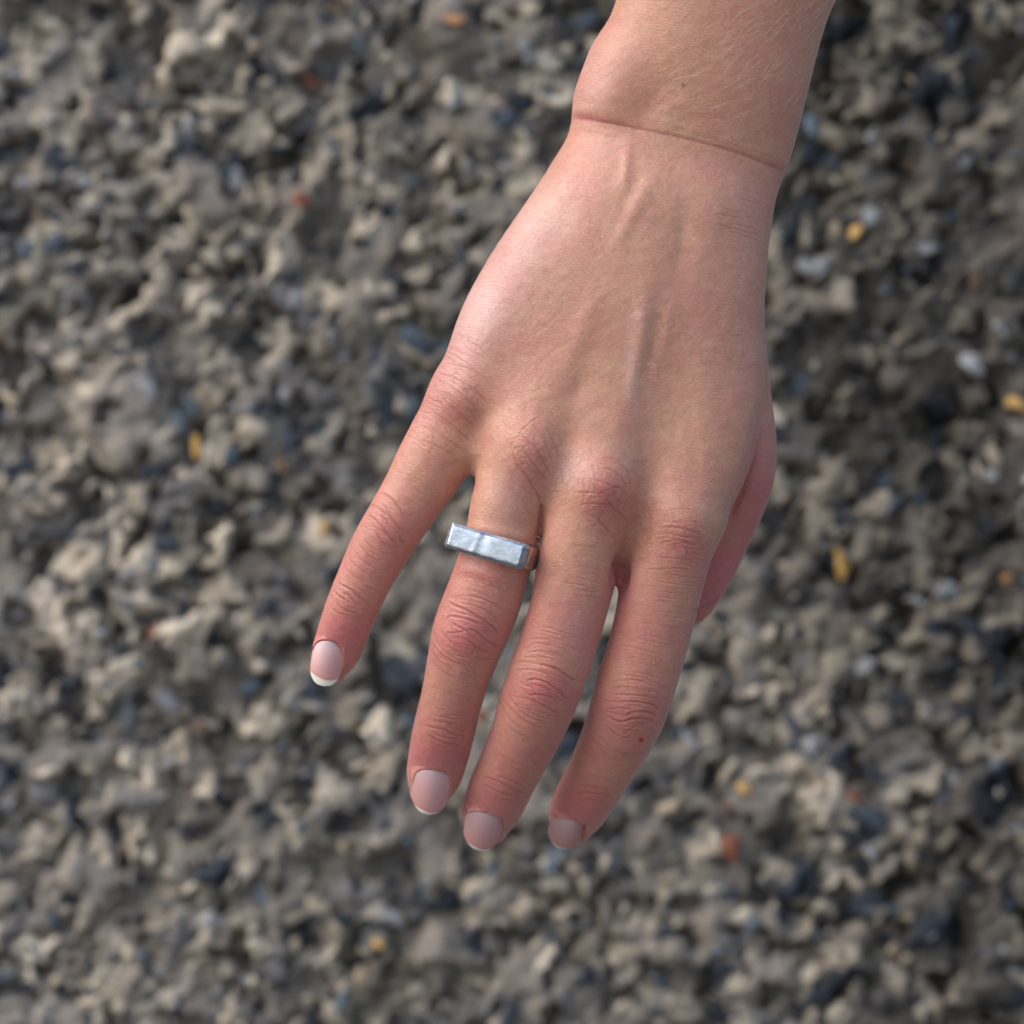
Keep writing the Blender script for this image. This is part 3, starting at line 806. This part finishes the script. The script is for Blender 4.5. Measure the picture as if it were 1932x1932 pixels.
nail_m, t, bs = new_mat('nail_plate')
at = N(t, 'ShaderNodeVertexColor', layer_name='tint')
t.links.new(at.outputs[0], bs.inputs['Base Color'])
bs.inputs['Roughness'].default_value = .27
bs.inputs['Subsurface Weight'].default_value = .3
bs.inputs['Subsurface Radius'].default_value = (1, .5, .35)
bs.inputs['Subsurface Scale'].default_value = .0008
bs.inputs['Coat Weight'].default_value = .9
bs.inputs['Coat Roughness'].default_value = .22
nb = N(t, 'ShaderNodeTexNoise', i_Scale=900.0)
tc = N(t, 'ShaderNodeTexCoord'); t.links.new(tc.outputs['Object'], nb.inputs['Vector'])
b2 = N(t, 'ShaderNodeBump'); b2.inputs['Strength'].default_value = .15; b2.inputs['Distance'].default_value = .00005
t.links.new(nb.outputs[0], b2.inputs['Height']); t.links.new(b2.outputs[0], bs.inputs['Normal'])

ORG = np.array([0, 0, CZ * 1000])
person = mesh_obj('person', V, F, skin, colors=C)
person.location = (0, 0, CZ)
tag(person, 'bare right hand and forearm hanging down, fingers spread, wearing a silver ring', 'person')

for n in NAILS:
    ns, ntt = 40, 25
    Lh, Wh = n['L'], n['W'] / 2
    ss = np.linspace(0, 1, ns)
    prox = (1 - np.clip(1 - ss / .30, 0, 1) ** 2.4) ** (1 / 2.4)
    tip = (1 - np.clip((ss - .60) / .40, 0, 1) ** 2.2) ** (1 / 2.2)
    wv = Wh * np.maximum(prox * tip, .02) * (0.93 + .07 * np.sin(ss * math.pi))
    tv = np.linspace(-1, 1, ntt)
    s2, t2 = np.meshgrid(ss * Lh, tv, indexing='ij')
    tl = wv[:, None] * t2
    # the side parts of the rounded tip end a little earlier: keep the plate's outline round
    m2 = -n['arc'] * (tl / Wh) ** 2 + .5 * 4 * (s2 / Lh) * (1 - s2 / Lh)
    top = n['A'] + s2[..., None] * n['T'] + tl[..., None] * n['N'] + m2[..., None] * n['M']
    bot = top - n['M'] * .32
    Vn = np.concatenate([top.reshape(-1, 3), bot.reshape(-1, 3)])
    Fn = []
    idx = lambda i, j, k: k * ns * ntt + i * ntt + j
    for i in range(ns - 1):
        for j in range(ntt - 1):
            Fn.append((idx(i, j, 0), idx(i + 1, j, 0), idx(i + 1, j + 1, 0), idx(i, j + 1, 0)))
            Fn.append((idx(i, j, 1), idx(i, j + 1, 1), idx(i + 1, j + 1, 1), idx(i + 1, j, 1)))
        for j in (0, ntt - 1):
            q = (idx(i, j, 0), idx(i, j, 1), idx(i + 1, j, 1), idx(i + 1, j, 0))
            Fn.append(q if j == 0 else q[::-1])
    for j in range(ntt - 1):
        for i in (0, ns - 1):
            q = (idx(i, j, 0), idx(i, j + 1, 0), idx(i, j + 1, 1), idx(i, j, 1))
            Fn.append(q if i == 0 else q[::-1])
    # colour: pale half moon, pink bed, cream free edge
    lun = np.exp(-((s2 / Lh) / .26) ** 2 - (t2 * .9) ** 2)
    reach = Lh - (1.7 if n is NAILS[0] else .75) - 1.1 * t2 ** 2 * (1 if n is NAILS[0] else .6) + .5 * t2
    free = smoothstep(-.1, .35, s2 - reach)
    line = np.exp(-((s2 - reach + .15) / .35) ** 2) * .35
    bed = np.array([.57, .265, .235]) + (np.array([.08, .13, .145])) * (1 - s2 / Lh)[..., None]  # root end tinted paler lilac to paint in a reflection
    cc = bed * (1 - .45 * lun[..., None]) + np.array([.66, .48, .50]) * .45 * lun[..., None]
    cc = cc * (1 - line[..., None] * np.array([.1, .5, .5]))
    cc = cc * (1 - free[..., None]) + np.array([.80, .74, .60]) * free[..., None]
    cc = np.concatenate([cc.reshape(-1, 3)] * 2)
    o = mesh_obj('fingernail', Vn, np.array(Fn), nail_m, person, colors=cc)
print('nails', round(time.time() - T0, 1))

# ------------------------------------------------------------------ hair on the forearm
Nn = normals(V)
U2, V2 = to_uv(V)
GR = 4
gw = 2000 // GR
dm = np.full((gw, gw), 1e3)
sel = (Nn[:, 1] < -.05) & (U2 > 0) & (U2 < 1999) & (V2 > -60) & (V2 < 1939)
iu, iv = (U2[sel] / GR).astype(int), ((V2[sel] + 60) / GR).astype(int)
np.minimum.at(dm, (iu, iv), V[sel][:, 1])
nmap = np.zeros((gw, gw, 3)); nmap[iu, iv] = Nn[sel]

hair_m, t, bs = new_mat('fair_hair')
bs.inputs['Base Color'].default_value = (.92, .80, .66, 1)
bs.inputs['Roughness'].default_value = .35
bs.inputs['Transmission Weight'].default_value = .25
HV, HF = [], []
def hair(u, v, ang, length, bend, rad=.020, lift=.30):
    i, j = int(u / GR), int((v + 60) / GR)
    if not (0 < i < gw and 0 < j < gw) or dm[i, j] > 500: return
    p = P3(u, v, dm[i, j]) + nmap[i, j] * -.05
    nrm = nmap[i, j]
    d = np.array([math.cos(math.radians(ang)), 0, math.sin(math.radians(ang))])
    d = d - nrm * (d @ nrm); d /= np.linalg.norm(d)
    sd = np.cross(nrm, d)
    n = 7
    st = length / (n - 1)
    pts = []
    dd = d + nrm * lift
    for k in range(n):
        pts.append(p.copy())
        dd = dd + sd * bend / n - nrm * (lift * .28)
        dd /= np.linalg.norm(dd)
        p = p + dd * st
    b0 = len(HV)
    for k, q in enumerate(pts):
        r = rad * (1 - .75 * k / (n - 1))
        for a in range(3):
            an = a * 2.094
            HV.append(q + r * (math.cos(an) * sd + math.sin(an) * nrm))
    for k in range(n - 1):
        for a in range(3):
            HF.append((b0 + k * 3 + a, b0 + k * 3 + (a + 1) % 3, b0 + k * 3 + 3 + (a + 1) % 3, b0 + k * 3 + 3 + a))
hr = random.Random(8)
for _ in range(230):     # long fair hair, thickest on the thumb side of the forearm
    v = hr.uniform(-55, 300)
    u = 1200 + 330 * hr.random() ** .62 - v * .28 + 20
    fall = max(0, (v - 150) / 150)
    if hr.random() < fall * .8: continue
    edge = (u - 1200) / 330
    hair(u, v, 38 + 32 * max(0, edge - .35) + hr.gauss(0, 9), hr.uniform(5, 11) * (1 - .45 * fall), hr.uniform(-.9, .1), hr.uniform(.012, .030))
for _ in range(190):     # short hair below the wrist fold
    hair(hr.uniform(1150, 1410), 240 + 440 * hr.random() ** 1.5, 65 + hr.gauss(0, 18), hr.uniform(1.5, 4), hr.uniform(-.5, .5), .011)
for cu, cv, ru, rv, n in ((1322, 1290, 0, 0, 0), (1262, 1240, 28, 50, 40), (1095, 1205, 30, 40, 34), (930, 1110, 40, 14, 26)):
    for _ in range(n):
        hair(cu + hr.gauss(0, .6) * ru, cv + hr.gauss(0, .6) * rv, hr.choice((60, 120, 30)) + hr.gauss(0, 20), hr.uniform(1.2, 3), hr.uniform(-.6, .6), .011)
tag(mesh_obj('hair', np.array(HV), np.array(HF), hair_m, person), 'fair downy hair on the forearm and fingers', kind='stuff')

# ------------------------------------------------------------------ the ring
silver, t, bs = new_mat('worn_silver')
bs.inputs['Metallic'].default_value = 1
tc = N(t, 'ShaderNodeTexCoord')
n1 = N(t, 'ShaderNodeTexNoise', i_Scale=330.0, i_Detail=4.0)
t.links.new(tc.outputs['Object'], n1.inputs['Vector'])
mr = N(t, 'ShaderNodeMapRange'); mr.inputs['From Min'].default_value = .35; mr.inputs['From Max'].default_value = .7
mr.inputs['To Min'].default_value = .20; mr.inputs['To Max'].default_value = .40
t.links.new(n1.outputs[0], mr.inputs['Value']); t.links.new(mr.outputs[0], bs.inputs['Roughness'])
cr = N(t, 'ShaderNodeMix', data_type='RGBA')
cr.inputs['A'].default_value = (.54, .57, .61, 1); cr.inputs['B'].default_value = (.30, .35, .42, 1)  # streaked tones paint scratches and uneven reflections into the metal
ms = N(t, 'ShaderNodeMapping'); ms.inputs['Scale'].default_value = (1.0, 1, 3.0); ms.inputs['Rotation'].default_value = (0, .5, 0)
t.links.new(tc.outputs['Object'], ms.inputs['Vector'])
n0 = N(t, 'ShaderNodeTexNoise', i_Scale=420.0, i_Detail=7.0, i_Roughness=.75)
t.links.new(ms.outputs[0], n0.inputs['Vector'])
cm = N(t, 'ShaderNodeMapRange'); cm.inputs['From Min'].default_value = .38; cm.inputs['From Max'].default_value = .62
t.links.new(n0.outputs[0], cm.inputs['Value'])
t.links.new(cm.outputs[0], cr.inputs['Factor']); t.links.new(cr.outputs['Result'], bs.inputs['Base Color'])
mp = N(t, 'ShaderNodeMapping'); mp.inputs['Scale'].default_value = (3, .3, 1); mp.inputs['Rotation'].default_value = (0, 0, .8)
t.links.new(tc.outputs['Object'], mp.inputs['Vector'])
n2 = N(t, 'ShaderNodeTexNoise', i_Scale=1400.0, i_Detail=3.0)
t.links.new(mp.outputs[0], n2.inputs['Vector'])
n3 = N(t, 'ShaderNodeTexNoise', i_Scale=260.0, i_Detail=1.0)
t.links.new(tc.outputs['Object'], n3.inputs['Vector'])
ad = N(t, 'ShaderNodeMath', operation='MULTIPLY_ADD'); ad.inputs[1].default_value = 3.0
t.links.new(n3.outputs[0], ad.inputs[0]); t.links.new(n2.outputs[0], ad.inputs[2])
b2 = N(t, 'ShaderNodeBump'); b2.inputs['Strength'].default_value = .10; b2.inputs['Distance'].default_value = .00006
t.links.new(ad.outputs[0], b2.inputs['Height']); t.links.new(b2.outputs[0], bs.inputs['Normal'])

hamm, t, bs = new_mat('hammered_silver')
bs.inputs['Metallic'].default_value = 1
bs.inputs['Roughness'].default_value = .26
tc = N(t, 'ShaderNodeTexCoord')
v1 = N(t, 'ShaderNodeTexVoronoi', feature='SMOOTH_F1', i_Scale=1100.0)
t.links.new(tc.outputs['Object'], v1.inputs['Vector'])
cr = N(t, 'ShaderNodeMix', data_type='RGBA')
cr.inputs['A'].default_value = (.42, .36, .33, 1); cr.inputs['B'].default_value = (.78, .74, .71, 1)
t.links.new(v1.outputs['Distance'], cr.inputs['Factor']); t.links.new(cr.outputs['Result'], bs.inputs['Base Color'])
b2 = N(t, 'ShaderNodeBump'); b2.inputs['Strength'].default_value = .8; b2.inputs['Distance'].default_value = .00022
t.links.new(v1.outputs['Distance'], b2.inputs['Height']); t.links.new(b2.outputs[0], bs.inputs['Normal'])

RCc = P3(941, 1035, 14.6)
ax = P3(930, 1074, 15.2) - P3(949, 1008, 14.0); ax /= np.linalg.norm(ax)
ax = ax + np.array([0, -0.13, 0]); ax /= np.linalg.norm(ax)
Lr = np.cross(ax, np.array([0, -1.0, 0])); Lr /= np.linalg.norm(Lr)
if Lr[0] < 0: Lr = -Lr
Mr = np.cross(Lr, ax)
if Mr[1] > 0: Mr = -Mr
th = math.radians(-17)
Ml = Mr * math.cos(th) + Lr * math.sin(th)
Ll = Lr * math.cos(th) - Mr * math.sin(th)
ring = bpy.data.objects.new('ring', None)
ring.empty_display_size = .01
COL.objects.link(ring)
ring.location = tuple((RCc + ORG) / 1000)
tag(ring, 'chunky silver signet ring with flat rectangular bar face, worn on the ring finger', 'ring')
fr = lambda x, a, m: x * Ll + a * ax + m * Ml

# band: closed hoop, its shoulders rising to the bar
RI = 8.75
nang = 144
prof = [(-1, 0), (-1, .55), (-.93, .80), (-.78, .96), (-.4, 1.03), (0, 1.05), (.4, 1.03), (.78, .96), (.93, .80), (1, .55), (1, 0), (.6, -.02), (-.6, -.02)]
Vb = []
for i in range(nang):
    a = 2 * math.pi * i / nang
    x, m = math.sin(a), math.cos(a)      # m>0 = dorsal side
    sh = smoothstep(-.15, .80, m)
    thick = 1.25 + 1.25 * sh * abs(x) + .15 * sh
    wid = 2.0 + .95 * smoothstep(-.7, .35, m)
    for (pa, pr) in prof:
        rr_ = RI + pr * thick
        hx, hm = x * rr_, m * rr_ * (.97)
        hm = min(hm, 9.3)
        nz_ = .07 * math.sin(a * 37 + pa * 5) * (pr > .3)
        Vb.append(fr(hx + x * nz_, pa * wid, hm + m * nz_))
npf = len(prof)
Fb = [(i * npf + j, i * npf + (j + 1) % npf, ((i + 1) % nang) * npf + (j + 1) % npf, ((i + 1) % nang) * npf + j) for i in range(nang) for j in range(npf)]
mesh_obj('band', np.array(Vb), np.array(Fb), hamm, ring)

# bar: a rectangular block with worn, chamfered edges and slanting end facets
def bar(nx=60, na=22):
    X, A_, Mt = 10.05, 3.05, 11.15
    P_ = []; flat = []
    gx = np.linspace(-1, 1, nx); ga = np.linspace(-1, 1, na)
    # remap so that grid lines gather at the chamfers
    gx = np.sign(gx) * (1 - (1 - np.abs(gx)) ** 1.5); ga = np.sign(ga) * (1 - (1 - np.abs(ga)) ** 1.5)
    for x in gx:
        for a in ga:
            ex, ea = max(0, abs(x) * X - (X - 1.05)), max(0, abs(a) * A_ - (A_ - .75))
            drop = max(ex * (.85 if x < 0 else 1.35), ea * .9)
            dx = min(1, max(0, drop))
            wob = .04 * math.sin(x * 4 + 1) + .01 * math.sin(x * 11 + a * 2) + .10 * math.exp(-((x + .22 + .05 * a) / .05) ** 2) - .10 * math.exp(-((x + .08) / .12) ** 2) * (1 - a * .5)
            m = Mt - drop - .10 * x * x + wob - .05 * a * a
            px_, pa_ = x * X, a * A_
            cx_, ca_ = abs(px_) - (X - .9), abs(pa_) - (A_ - .9)
            if cx_ > 0 and ca_ > 0:
                q_ = max(cx_, ca_) / math.hypot(cx_, ca_)
                px_ = math.copysign(X - .9 + cx_ * q_, px_); pa_ = math.copysign(A_ - .9 + ca_ * q_, pa_)
            flat.append((px_, pa_))
            P_.append(fr(px_, pa_, m))
    b0 = len(P_)
    Fq = [(i * na + j, (i + 1) * na + j, (i + 1) * na + j + 1, i * na + j + 1) for i in range(nx - 1) for j in range(na - 1)]
    # skirt
    rim = [i * na for i in range(nx)] + [(nx - 1) * na + j for j in range(1, na)] + [i * na + na - 1 for i in range(nx - 2, -1, -1)] + [j for j in range(na - 2, 0, -1)]
    gxs = [(x, a) for x in gx for a in ga]
    for lev, mz, sx, sa in ((0, 9.1, 1.0, 1.0), (1, 7.7, .955, .93), (2, 6.2, .93, .86)):
        for r in rim:
            x, a = flat[r]
            P_.append(fr(x * sx, a * sa, mz))
    n = len(rim)
    for k in range(n):
        k2 = (k + 1) % n
        Fq.append((rim[k], rim[k2], b0 + k2, b0 + k)[::-1])
        for l in range(2):
            Fq.append((b0 + l * n + k, b0 + l * n + k2, b0 + (l + 1) * n + k2, b0 + (l + 1) * n + k)[::-1])
    return np.array(P_), Fq
Pb, Fq = bar()
# keep the inner side open only where the finger fills it: hollow it to the finger's radius
bez = mesh_obj('bezel', Pb, Fq, silver, ring)
bez['label'] = 'flat polished rectangular bar on top of the ring, scratched and slightly dented'
me = bez.data
import bmesh
bmm = bmesh.new(); bmm.from_mesh(me)
bmesh.ops.recalc_face_normals(bmm, faces=bmm.faces)
bmm.to_mesh(me); bmm.free()
me.polygons.foreach_set('use_smooth', np.ones(len(me.polygons), dtype=bool))
me.set_sharp_from_angle(angle=math.radians(35))

print('ring', round(time.time() - T0, 1))

# ------------------------------------------------------------------ the roughcast wall
WY = WALL_Y * 1000
kW = (D + WY) / D
def WP(u, v):
    return ((u - 966) * S * kW, (966 - v) * S * kW)

def axis_lines(h, half, far):
    a = list(np.arange(0, half, h))
    st = h
    while a[-1] < far:
        st *= 1.06
        a.append(a[-1] + st)
    a = np.array(a)
    return np.r_[-a[:0:-1], a]
gx = axis_lines(.9, 212, 1080)
gz = axis_lines(.9, 212, 1080)
X, Z = np.meshgrid(gx, gz, indexing='ij')
WX = X + 7 * value_noise(X / 7, Z / 7, 70) + 3 * value_noise(X / 3, Z / 3, 72); WZ = Z + 7 * value_noise(X / 7, Z / 7, 71) + 3 * value_noise(X / 3, Z / 3, 73)
hgt = 8.0 * value_noise(WX / 26, WZ / 26, 61) + 12.0 * value_noise(WX / 10, WZ / 10, 62)
wc = np.stack([.235 + 0 * X, .203 + 0 * X, .166 + 0 * X], -1)
wc *= (1 + .30 * value_noise(X / 30, Z / 30, 64) + .25 * value_noise(X / 7, Z / 7, 65))[..., None]
lr = np.random.default_rng(77)
TAN = np.array([[.48, .405, .305], [.59, .505, .39], [.45, .38, .29], [.40, .34, .262], [.30, .26, .21], [.17, .16, .15], [.05, .058, .072]])
nl = 6500
lx, lz = lr.uniform(-235, 235, nl), lr.uniform(-235, 235, nl)
for i in range(nl):     # spatter lumps of cement, thrown on wet
    r1 = 2.6 + 7.5 * lr.random() ** 2; r2 = r1 * lr.uniform(.3, .75)
    an = lr.normal(.9, .6)
    hh = lr.uniform(2.0, 6.5)
    a0, a1 = np.searchsorted(gx, [lx[i] - r1 - 4, lx[i] + r1 + 4]); b0, b1 = np.searchsorted(gz, [lz[i] - r1 - 4, lz[i] + r1 + 4])
    if a1 <= a0 or b1 <= b0: continue
    xx, zz = WX[a0:a1, b0:b1] * .8 + X[a0:a1, b0:b1] * .2 - lx[i], WZ[a0:a1, b0:b1] * .8 + Z[a0:a1, b0:b1] * .2 - lz[i]
    c, q = math.cos(an), math.sin(an)
    e = ((xx * c + zz * q) / r1) ** 2 + ((-xx * q + zz * c) / r2) ** 2
    e = e * (1 + 1.3 * value_noise(X[a0:a1, b0:b1] / 2.2, Z[a0:a1, b0:b1] / 2.2, 66))
    lift = hh * np.clip(1 - e, 0, 1) ** .38 - 1.5
    cur = hgt[a0:a1, b0:b1]
    g = 6.0 * value_noise(np.array([lx[i] / 14]), np.array([lz[i] / 14]), 67)[0] - .8
    m = (lift + g + .6 > cur) & (e < 1)
    hgt[a0:a1, b0:b1] = np.where(m, lift + g + .6, cur)
    col = TAN[lr.integers(len(TAN))] * lr.uniform(.8, 1.15)
    col = col * (1 + .35 * value_noise(X[a0:a1, b0:b1] / 2.6, Z[a0:a1, b0:b1] / 2.6, 91)[..., None])
    wc[a0:a1, b0:b1][m] = col[m]
hgt += .6 * value_noise(X / 2.1, Z / 2.1, 68) + 1.7 * value_noise(WX / 5.0, WZ / 4.4, 69)
nxg, nzg = len(gx), len(gz)
# open pits between the lumps, coloured darker
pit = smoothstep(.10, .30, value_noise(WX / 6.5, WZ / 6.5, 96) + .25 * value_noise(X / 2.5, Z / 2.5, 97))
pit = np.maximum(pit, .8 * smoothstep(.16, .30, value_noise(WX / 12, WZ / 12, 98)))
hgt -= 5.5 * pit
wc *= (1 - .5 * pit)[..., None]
# shade of the person's body painted into the right side, ragged boundary
side_shade = smoothstep(40, 150, X + 0.25 * Z + 90 * value_noise(X / 40, Z / 40, 93) + 40 * value_noise(X / 12, Z / 12, 94))
wc *= (1 - .52 * side_shade)[..., None]
wc *= (1 + .28 * smoothstep(-40, -170, X))[..., None]  # left side painted lighter, as if lit from the left
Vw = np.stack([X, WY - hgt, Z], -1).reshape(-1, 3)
ii, jj = np.meshgrid(np.arange(nxg - 1), np.arange(nzg - 1), indexing='ij')
a_ = (ii * nzg + jj).ravel()
Fw = np.stack([a_, a_ + nzg, a_ + nzg + 1, a_ + 1], 1)

cement, t, bs = new_mat('roughcast_cement')
at = N(t, 'ShaderNodeVertexColor', layer_name='tint')
tc = N(t, 'ShaderNodeTexCoord')
nn = N(t, 'ShaderNodeTexNoise', i_Scale=420.0, i_Detail=6.0, i_Roughness=.7)
t.links.new(tc.outputs['Object'], nn.inputs['Vector'])
mr = N(t, 'ShaderNodeMapRange'); mr.inputs['From Min'].default_value = .3; mr.inputs['From Max'].default_value = .7
mr.inputs['To Min'].default_value = .72; mr.inputs['To Max'].default_value = 1.2
t.links.new(nn.outputs[0], mr.inputs['Value'])
mm = N(t, 'ShaderNodeMix', data_type='RGBA', blend_type='MULTIPLY'); mm.inputs['Factor'].default_value = 1
t.links.new(at.outputs[0], mm.inputs['A']); t.links.new(mr.outputs[0], mm.inputs['B'])
t.links.new(mm.outputs['Result'], bs.inputs['Base Color'])
bs.inputs['Roughness'].default_value = .92
bs.inputs['Specular IOR Level'].default_value = .25
b2 = N(t, 'ShaderNodeBump'); b2.inputs['Strength'].default_value = .7; b2.inputs['Distance'].default_value = .0006
t.links.new(nn.outputs[0], b2.inputs['Height']); t.links.new(b2.outputs[0], bs.inputs['Normal'])

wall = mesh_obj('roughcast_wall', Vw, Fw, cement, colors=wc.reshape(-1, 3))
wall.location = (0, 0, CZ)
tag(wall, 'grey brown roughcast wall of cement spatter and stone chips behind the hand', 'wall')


def stone_mat(name, cols, rough=.7):
    m, t, bs = new_mat(name)
    oi = N(t, 'ShaderNodeVertexColor', layer_name='tint')
    tc = N(t, 'ShaderNodeTexCoord')
    nn = N(t, 'ShaderNodeTexNoise', i_Scale=500.0, i_Detail=5.0)
    t.links.new(tc.outputs['Object'], nn.inputs['Vector'])
    mr = N(t, 'ShaderNodeMapRange'); mr.inputs['From Min'].default_value = .3; mr.inputs['From Max'].default_value = .7
    mr.inputs['To Min'].default_value = .75; mr.inputs['To Max'].default_value = 1.2
    t.links.new(nn.outputs[0], mr.inputs['Value'])
    mm = N(t, 'ShaderNodeMix', data_type='RGBA', blend_type='MULTIPLY'); mm.inputs['Factor'].default_value = 1
    if cols is None: t.links.new(oi.outputs[0], mm.inputs['A'])
    else: mm.inputs['A'].default_value = (*cols, 1)
    t.links.new(mr.outputs[0], mm.inputs['B']); t.links.new(mm.outputs['Result'], bs.inputs['Base Color'])
    bs.inputs['Roughness'].default_value = rough
    return m


# stone chip prototypes: angular hulls
protos = []
for k in range(10):
    bmm = bmesh.new()
    r3 = np.random.default_rng(100 + k)
    pts = r3.normal(size=(15, 3)); pts /= np.linalg.norm(pts, axis=1)[:, None]
    pts *= r3.uniform(.8, 1.05, (15, 1))
    for p in pts: bmm.verts.new(p * np.array([1, .62, r3.uniform(.55, .85)]))
    res = bmesh.ops.convex_hull(bmm, input=bmm.verts)
    for v_ in [v_ for v_ in bmm.verts if not v_.link_faces]: bmm.verts.remove(v_)
    bmesh.ops.recalc_face_normals(bmm, faces=bmm.faces)
    bmm.verts.ensure_lookup_table()
    bmm.verts.index_update()
    vv = np.array([v_.co[:] for v_ in bmm.verts])
    ff = np.array([[v_.index for v_ in f.verts] for f in bmm.faces])
    bmm.free()
    protos.append((vv, ff))
PAL = {'slate': (.040, .058, .080), 'dark_slate': (.015, .020, .028), 'blue_grey': (.10, .13, .155), 'grey': (.24, .24, .24), 'pale_grey': (.30, .30, .295),
       'beige': (.46, .39, .30), 'tan': (.37, .30, .21), 'brown': (.13, .085, .055), 'ochre': (.60, .36, .11), 'rust': (.22, .07, .04), 'orange': (.42, .20, .09)}
names = list(PAL)
prob = np.array([.24, .22, .14, .14, .08, .07, .05, .045, .0035, .003, .002]); prob /= prob.sum()
mats = {k: stone_mat(k + '_stone', v) for k, v in PAL.items()}
anym = stone_mat('mixed_stone', None)
proto_me = {}


def pmesh(k, cn):
    if (k, cn) not in proto_me:
        me = bpy.data.meshes.new('stone')
        me.from_pydata((protos[k][0] * .001).tolist(), [], protos[k][1].tolist())
        me.materials.append(mats[cn])
        proto_me[(k, cn)] = me
    return proto_me[(k, cn)]


def h_at(x, z):
    i = min(max(np.searchsorted(gx, x), 0), nxg - 1); j = min(max(np.searchsorted(gz, z), 0), nzg - 1)
    return hgt[i, j]

from mathutils import Euler
stones = []
sr = np.random.default_rng(31)
for (u, v, cn, s1, s2, a) in ((862, 45, 'orange', 4.0, 3.2, .3), (1583, 1065, 'ochre', 5.2, 3.4, 1.4), (1915, 762, 'ochre', 3.4, 3, .4), (1375, 1590, 'rust', 5.2, 4.0, 1.2), (370, 835, 'ochre', 5.0, 1.7, 1.5),
                              (1405, 1485, 'ochre', 3.0, 2.1, .4), (590, 155, 'rust', 3.0, 2.3, .5), (630, 12, 'brown', 4.6, 2.8, .2), (1610, 1500, 'rust', 3.6, 2.0, .5), (1645, 1455, 'dark_slate', 5.0, 3.0, 1.0), (715, 1780, 'ochre', 2.6, 2.0, .6),
                              (760, 1300, 'dark_slate', 5.6, 4.2, .9), (790, 645, 'slate', 5.8, 5.2, .8), (440, 860, 'slate', 4.2, 3.4, 1.2), (1515, 500, 'pale_grey', 4, 3, .5), (1830, 690, 'pale_grey', 5, 4, .4), (1640, 1540, 'slate', 4.5, 3.0, .5),
                              (40, 345, 'pale_grey', 5, 3, 0), (160, 345, 'pale_grey', 3.6, 3.2, 0), (1630, 1255, 'pale_grey', 4, 3.4, 0), (1300, 1400, 'pale_grey', 5, 3, 1.1), (740, 1735, 'pale_grey', 4.5, 3.4, .7), (362, 1565, 'dark_slate', 3, 3, .3)):
    x, z = WP(u, v)
    stones.append((x, z, s1 * 1.3, s2 * 1.3, a, cn, 1.0))
for _ in range(1700):
    r1 = sr.uniform(1.9, 4.0) if sr.random() < .8 else sr.uniform(3.5, 6.5)
    stones.append((sr.uniform(-235, 235), sr.uniform(-235, 235), r1, r1 * sr.uniform(.5, .95), sr.uniform(0, math.pi), names[sr.choice(len(names), p=prob)], sr.uniform(.1, .8)))
inview = lambda s_: abs(s_[0]) < 176 and abs(s_[1]) < 176
special, rest = stones[:23], stones[23:]
rest.sort(key=lambda s_: -(s_[2] * (2 if inview(s_) else 1)))
single, bulk = special + rest[:277], rest[277:]
for k, (x, z, s1, s2, a, cn, emb) in enumerate(single):
    pk = k % 10
    ob = bpy.data.objects.new('stone', pmesh(pk, cn))
    COL.objects.link(ob)
    ob.parent = wall
    thick = s2 * .8
    hz = h_at(x, z)
    if k < len(special): hz = max(h_at(x + dx_, z + dz_) for dx_ in (-2, 0, 2) for dz_ in (-2, 0, 2)) + thick * .1
    ob.location = (x / 1000, (WY - hz - thick * (.15 + .25 * (emb - .5))) / 1000, z / 1000)
    ob.rotation_euler = (sr.uniform(-.3, .3), a, sr.uniform(-.3, .3))
    ob.scale = (s1, thick * 1.2, s2)
BV, BF, BC = [], [], []
nb_ = 0
for k, (x, z, s1, s2, a, cn, emb) in enumerate(bulk):
    vv, ff = protos[k % 10]
    R = np.array(Euler((sr.uniform(-.4, .4), a, sr.uniform(-.4, .4))).to_matrix())
    thick = s2 * .8
    q = (vv * np.array([s1, thick * 1.2, s2])) @ R.T
    q += np.array([x, WY - h_at(x, z) - thick * .25 * (emb - .3), z])
    BV.append(q); BF.append(ff + nb_); nb_ += len(vv)
    BC.append(np.tile(np.array(PAL[cn]) * sr.uniform(.75, 1.25), (len(vv), 1)))
tag(mesh_obj('stone', np.concatenate(BV), np.concatenate(BF), anym, wall, smooth=False, colors=np.concatenate(BC)), 'small stone chips pressed into the cement', kind='stuff')
print('wall', round(time.time() - T0, 1))

# ------------------------------------------------------------------ unseen ground, added to bounce light up onto the hand
bounce_m, t, bs = new_mat('bounce_ground_grey')
nn = N(t, 'ShaderNodeTexNoise', i_Scale=3.0, i_Detail=8.0)
tc = N(t, 'ShaderNodeTexCoord'); t.links.new(tc.outputs['Object'], nn.inputs['Vector'])
cr = N(t, 'ShaderNodeMix', data_type='RGBA')
cr.inputs['A'].default_value = (.13, .125, .12, 1); cr.inputs['B'].default_value = (.19, .18, .17, 1)
t.links.new(nn.outputs[0], cr.inputs['Factor']); t.links.new(cr.outputs['Result'], bs.inputs['Base Color'])
bs.inputs['Roughness'].default_value = .9
g = 40000
pv = mesh_obj('bounce_ground', np.array([[-g, -g, 0], [g, -g, 0], [g, 1200, 0], [-g, 1200, 0]]), np.array([[0, 1, 2, 3]]), bounce_m, smooth=False)
tag(pv, 'unseen grey ground added in front of the wall to bounce light', kind='structure')
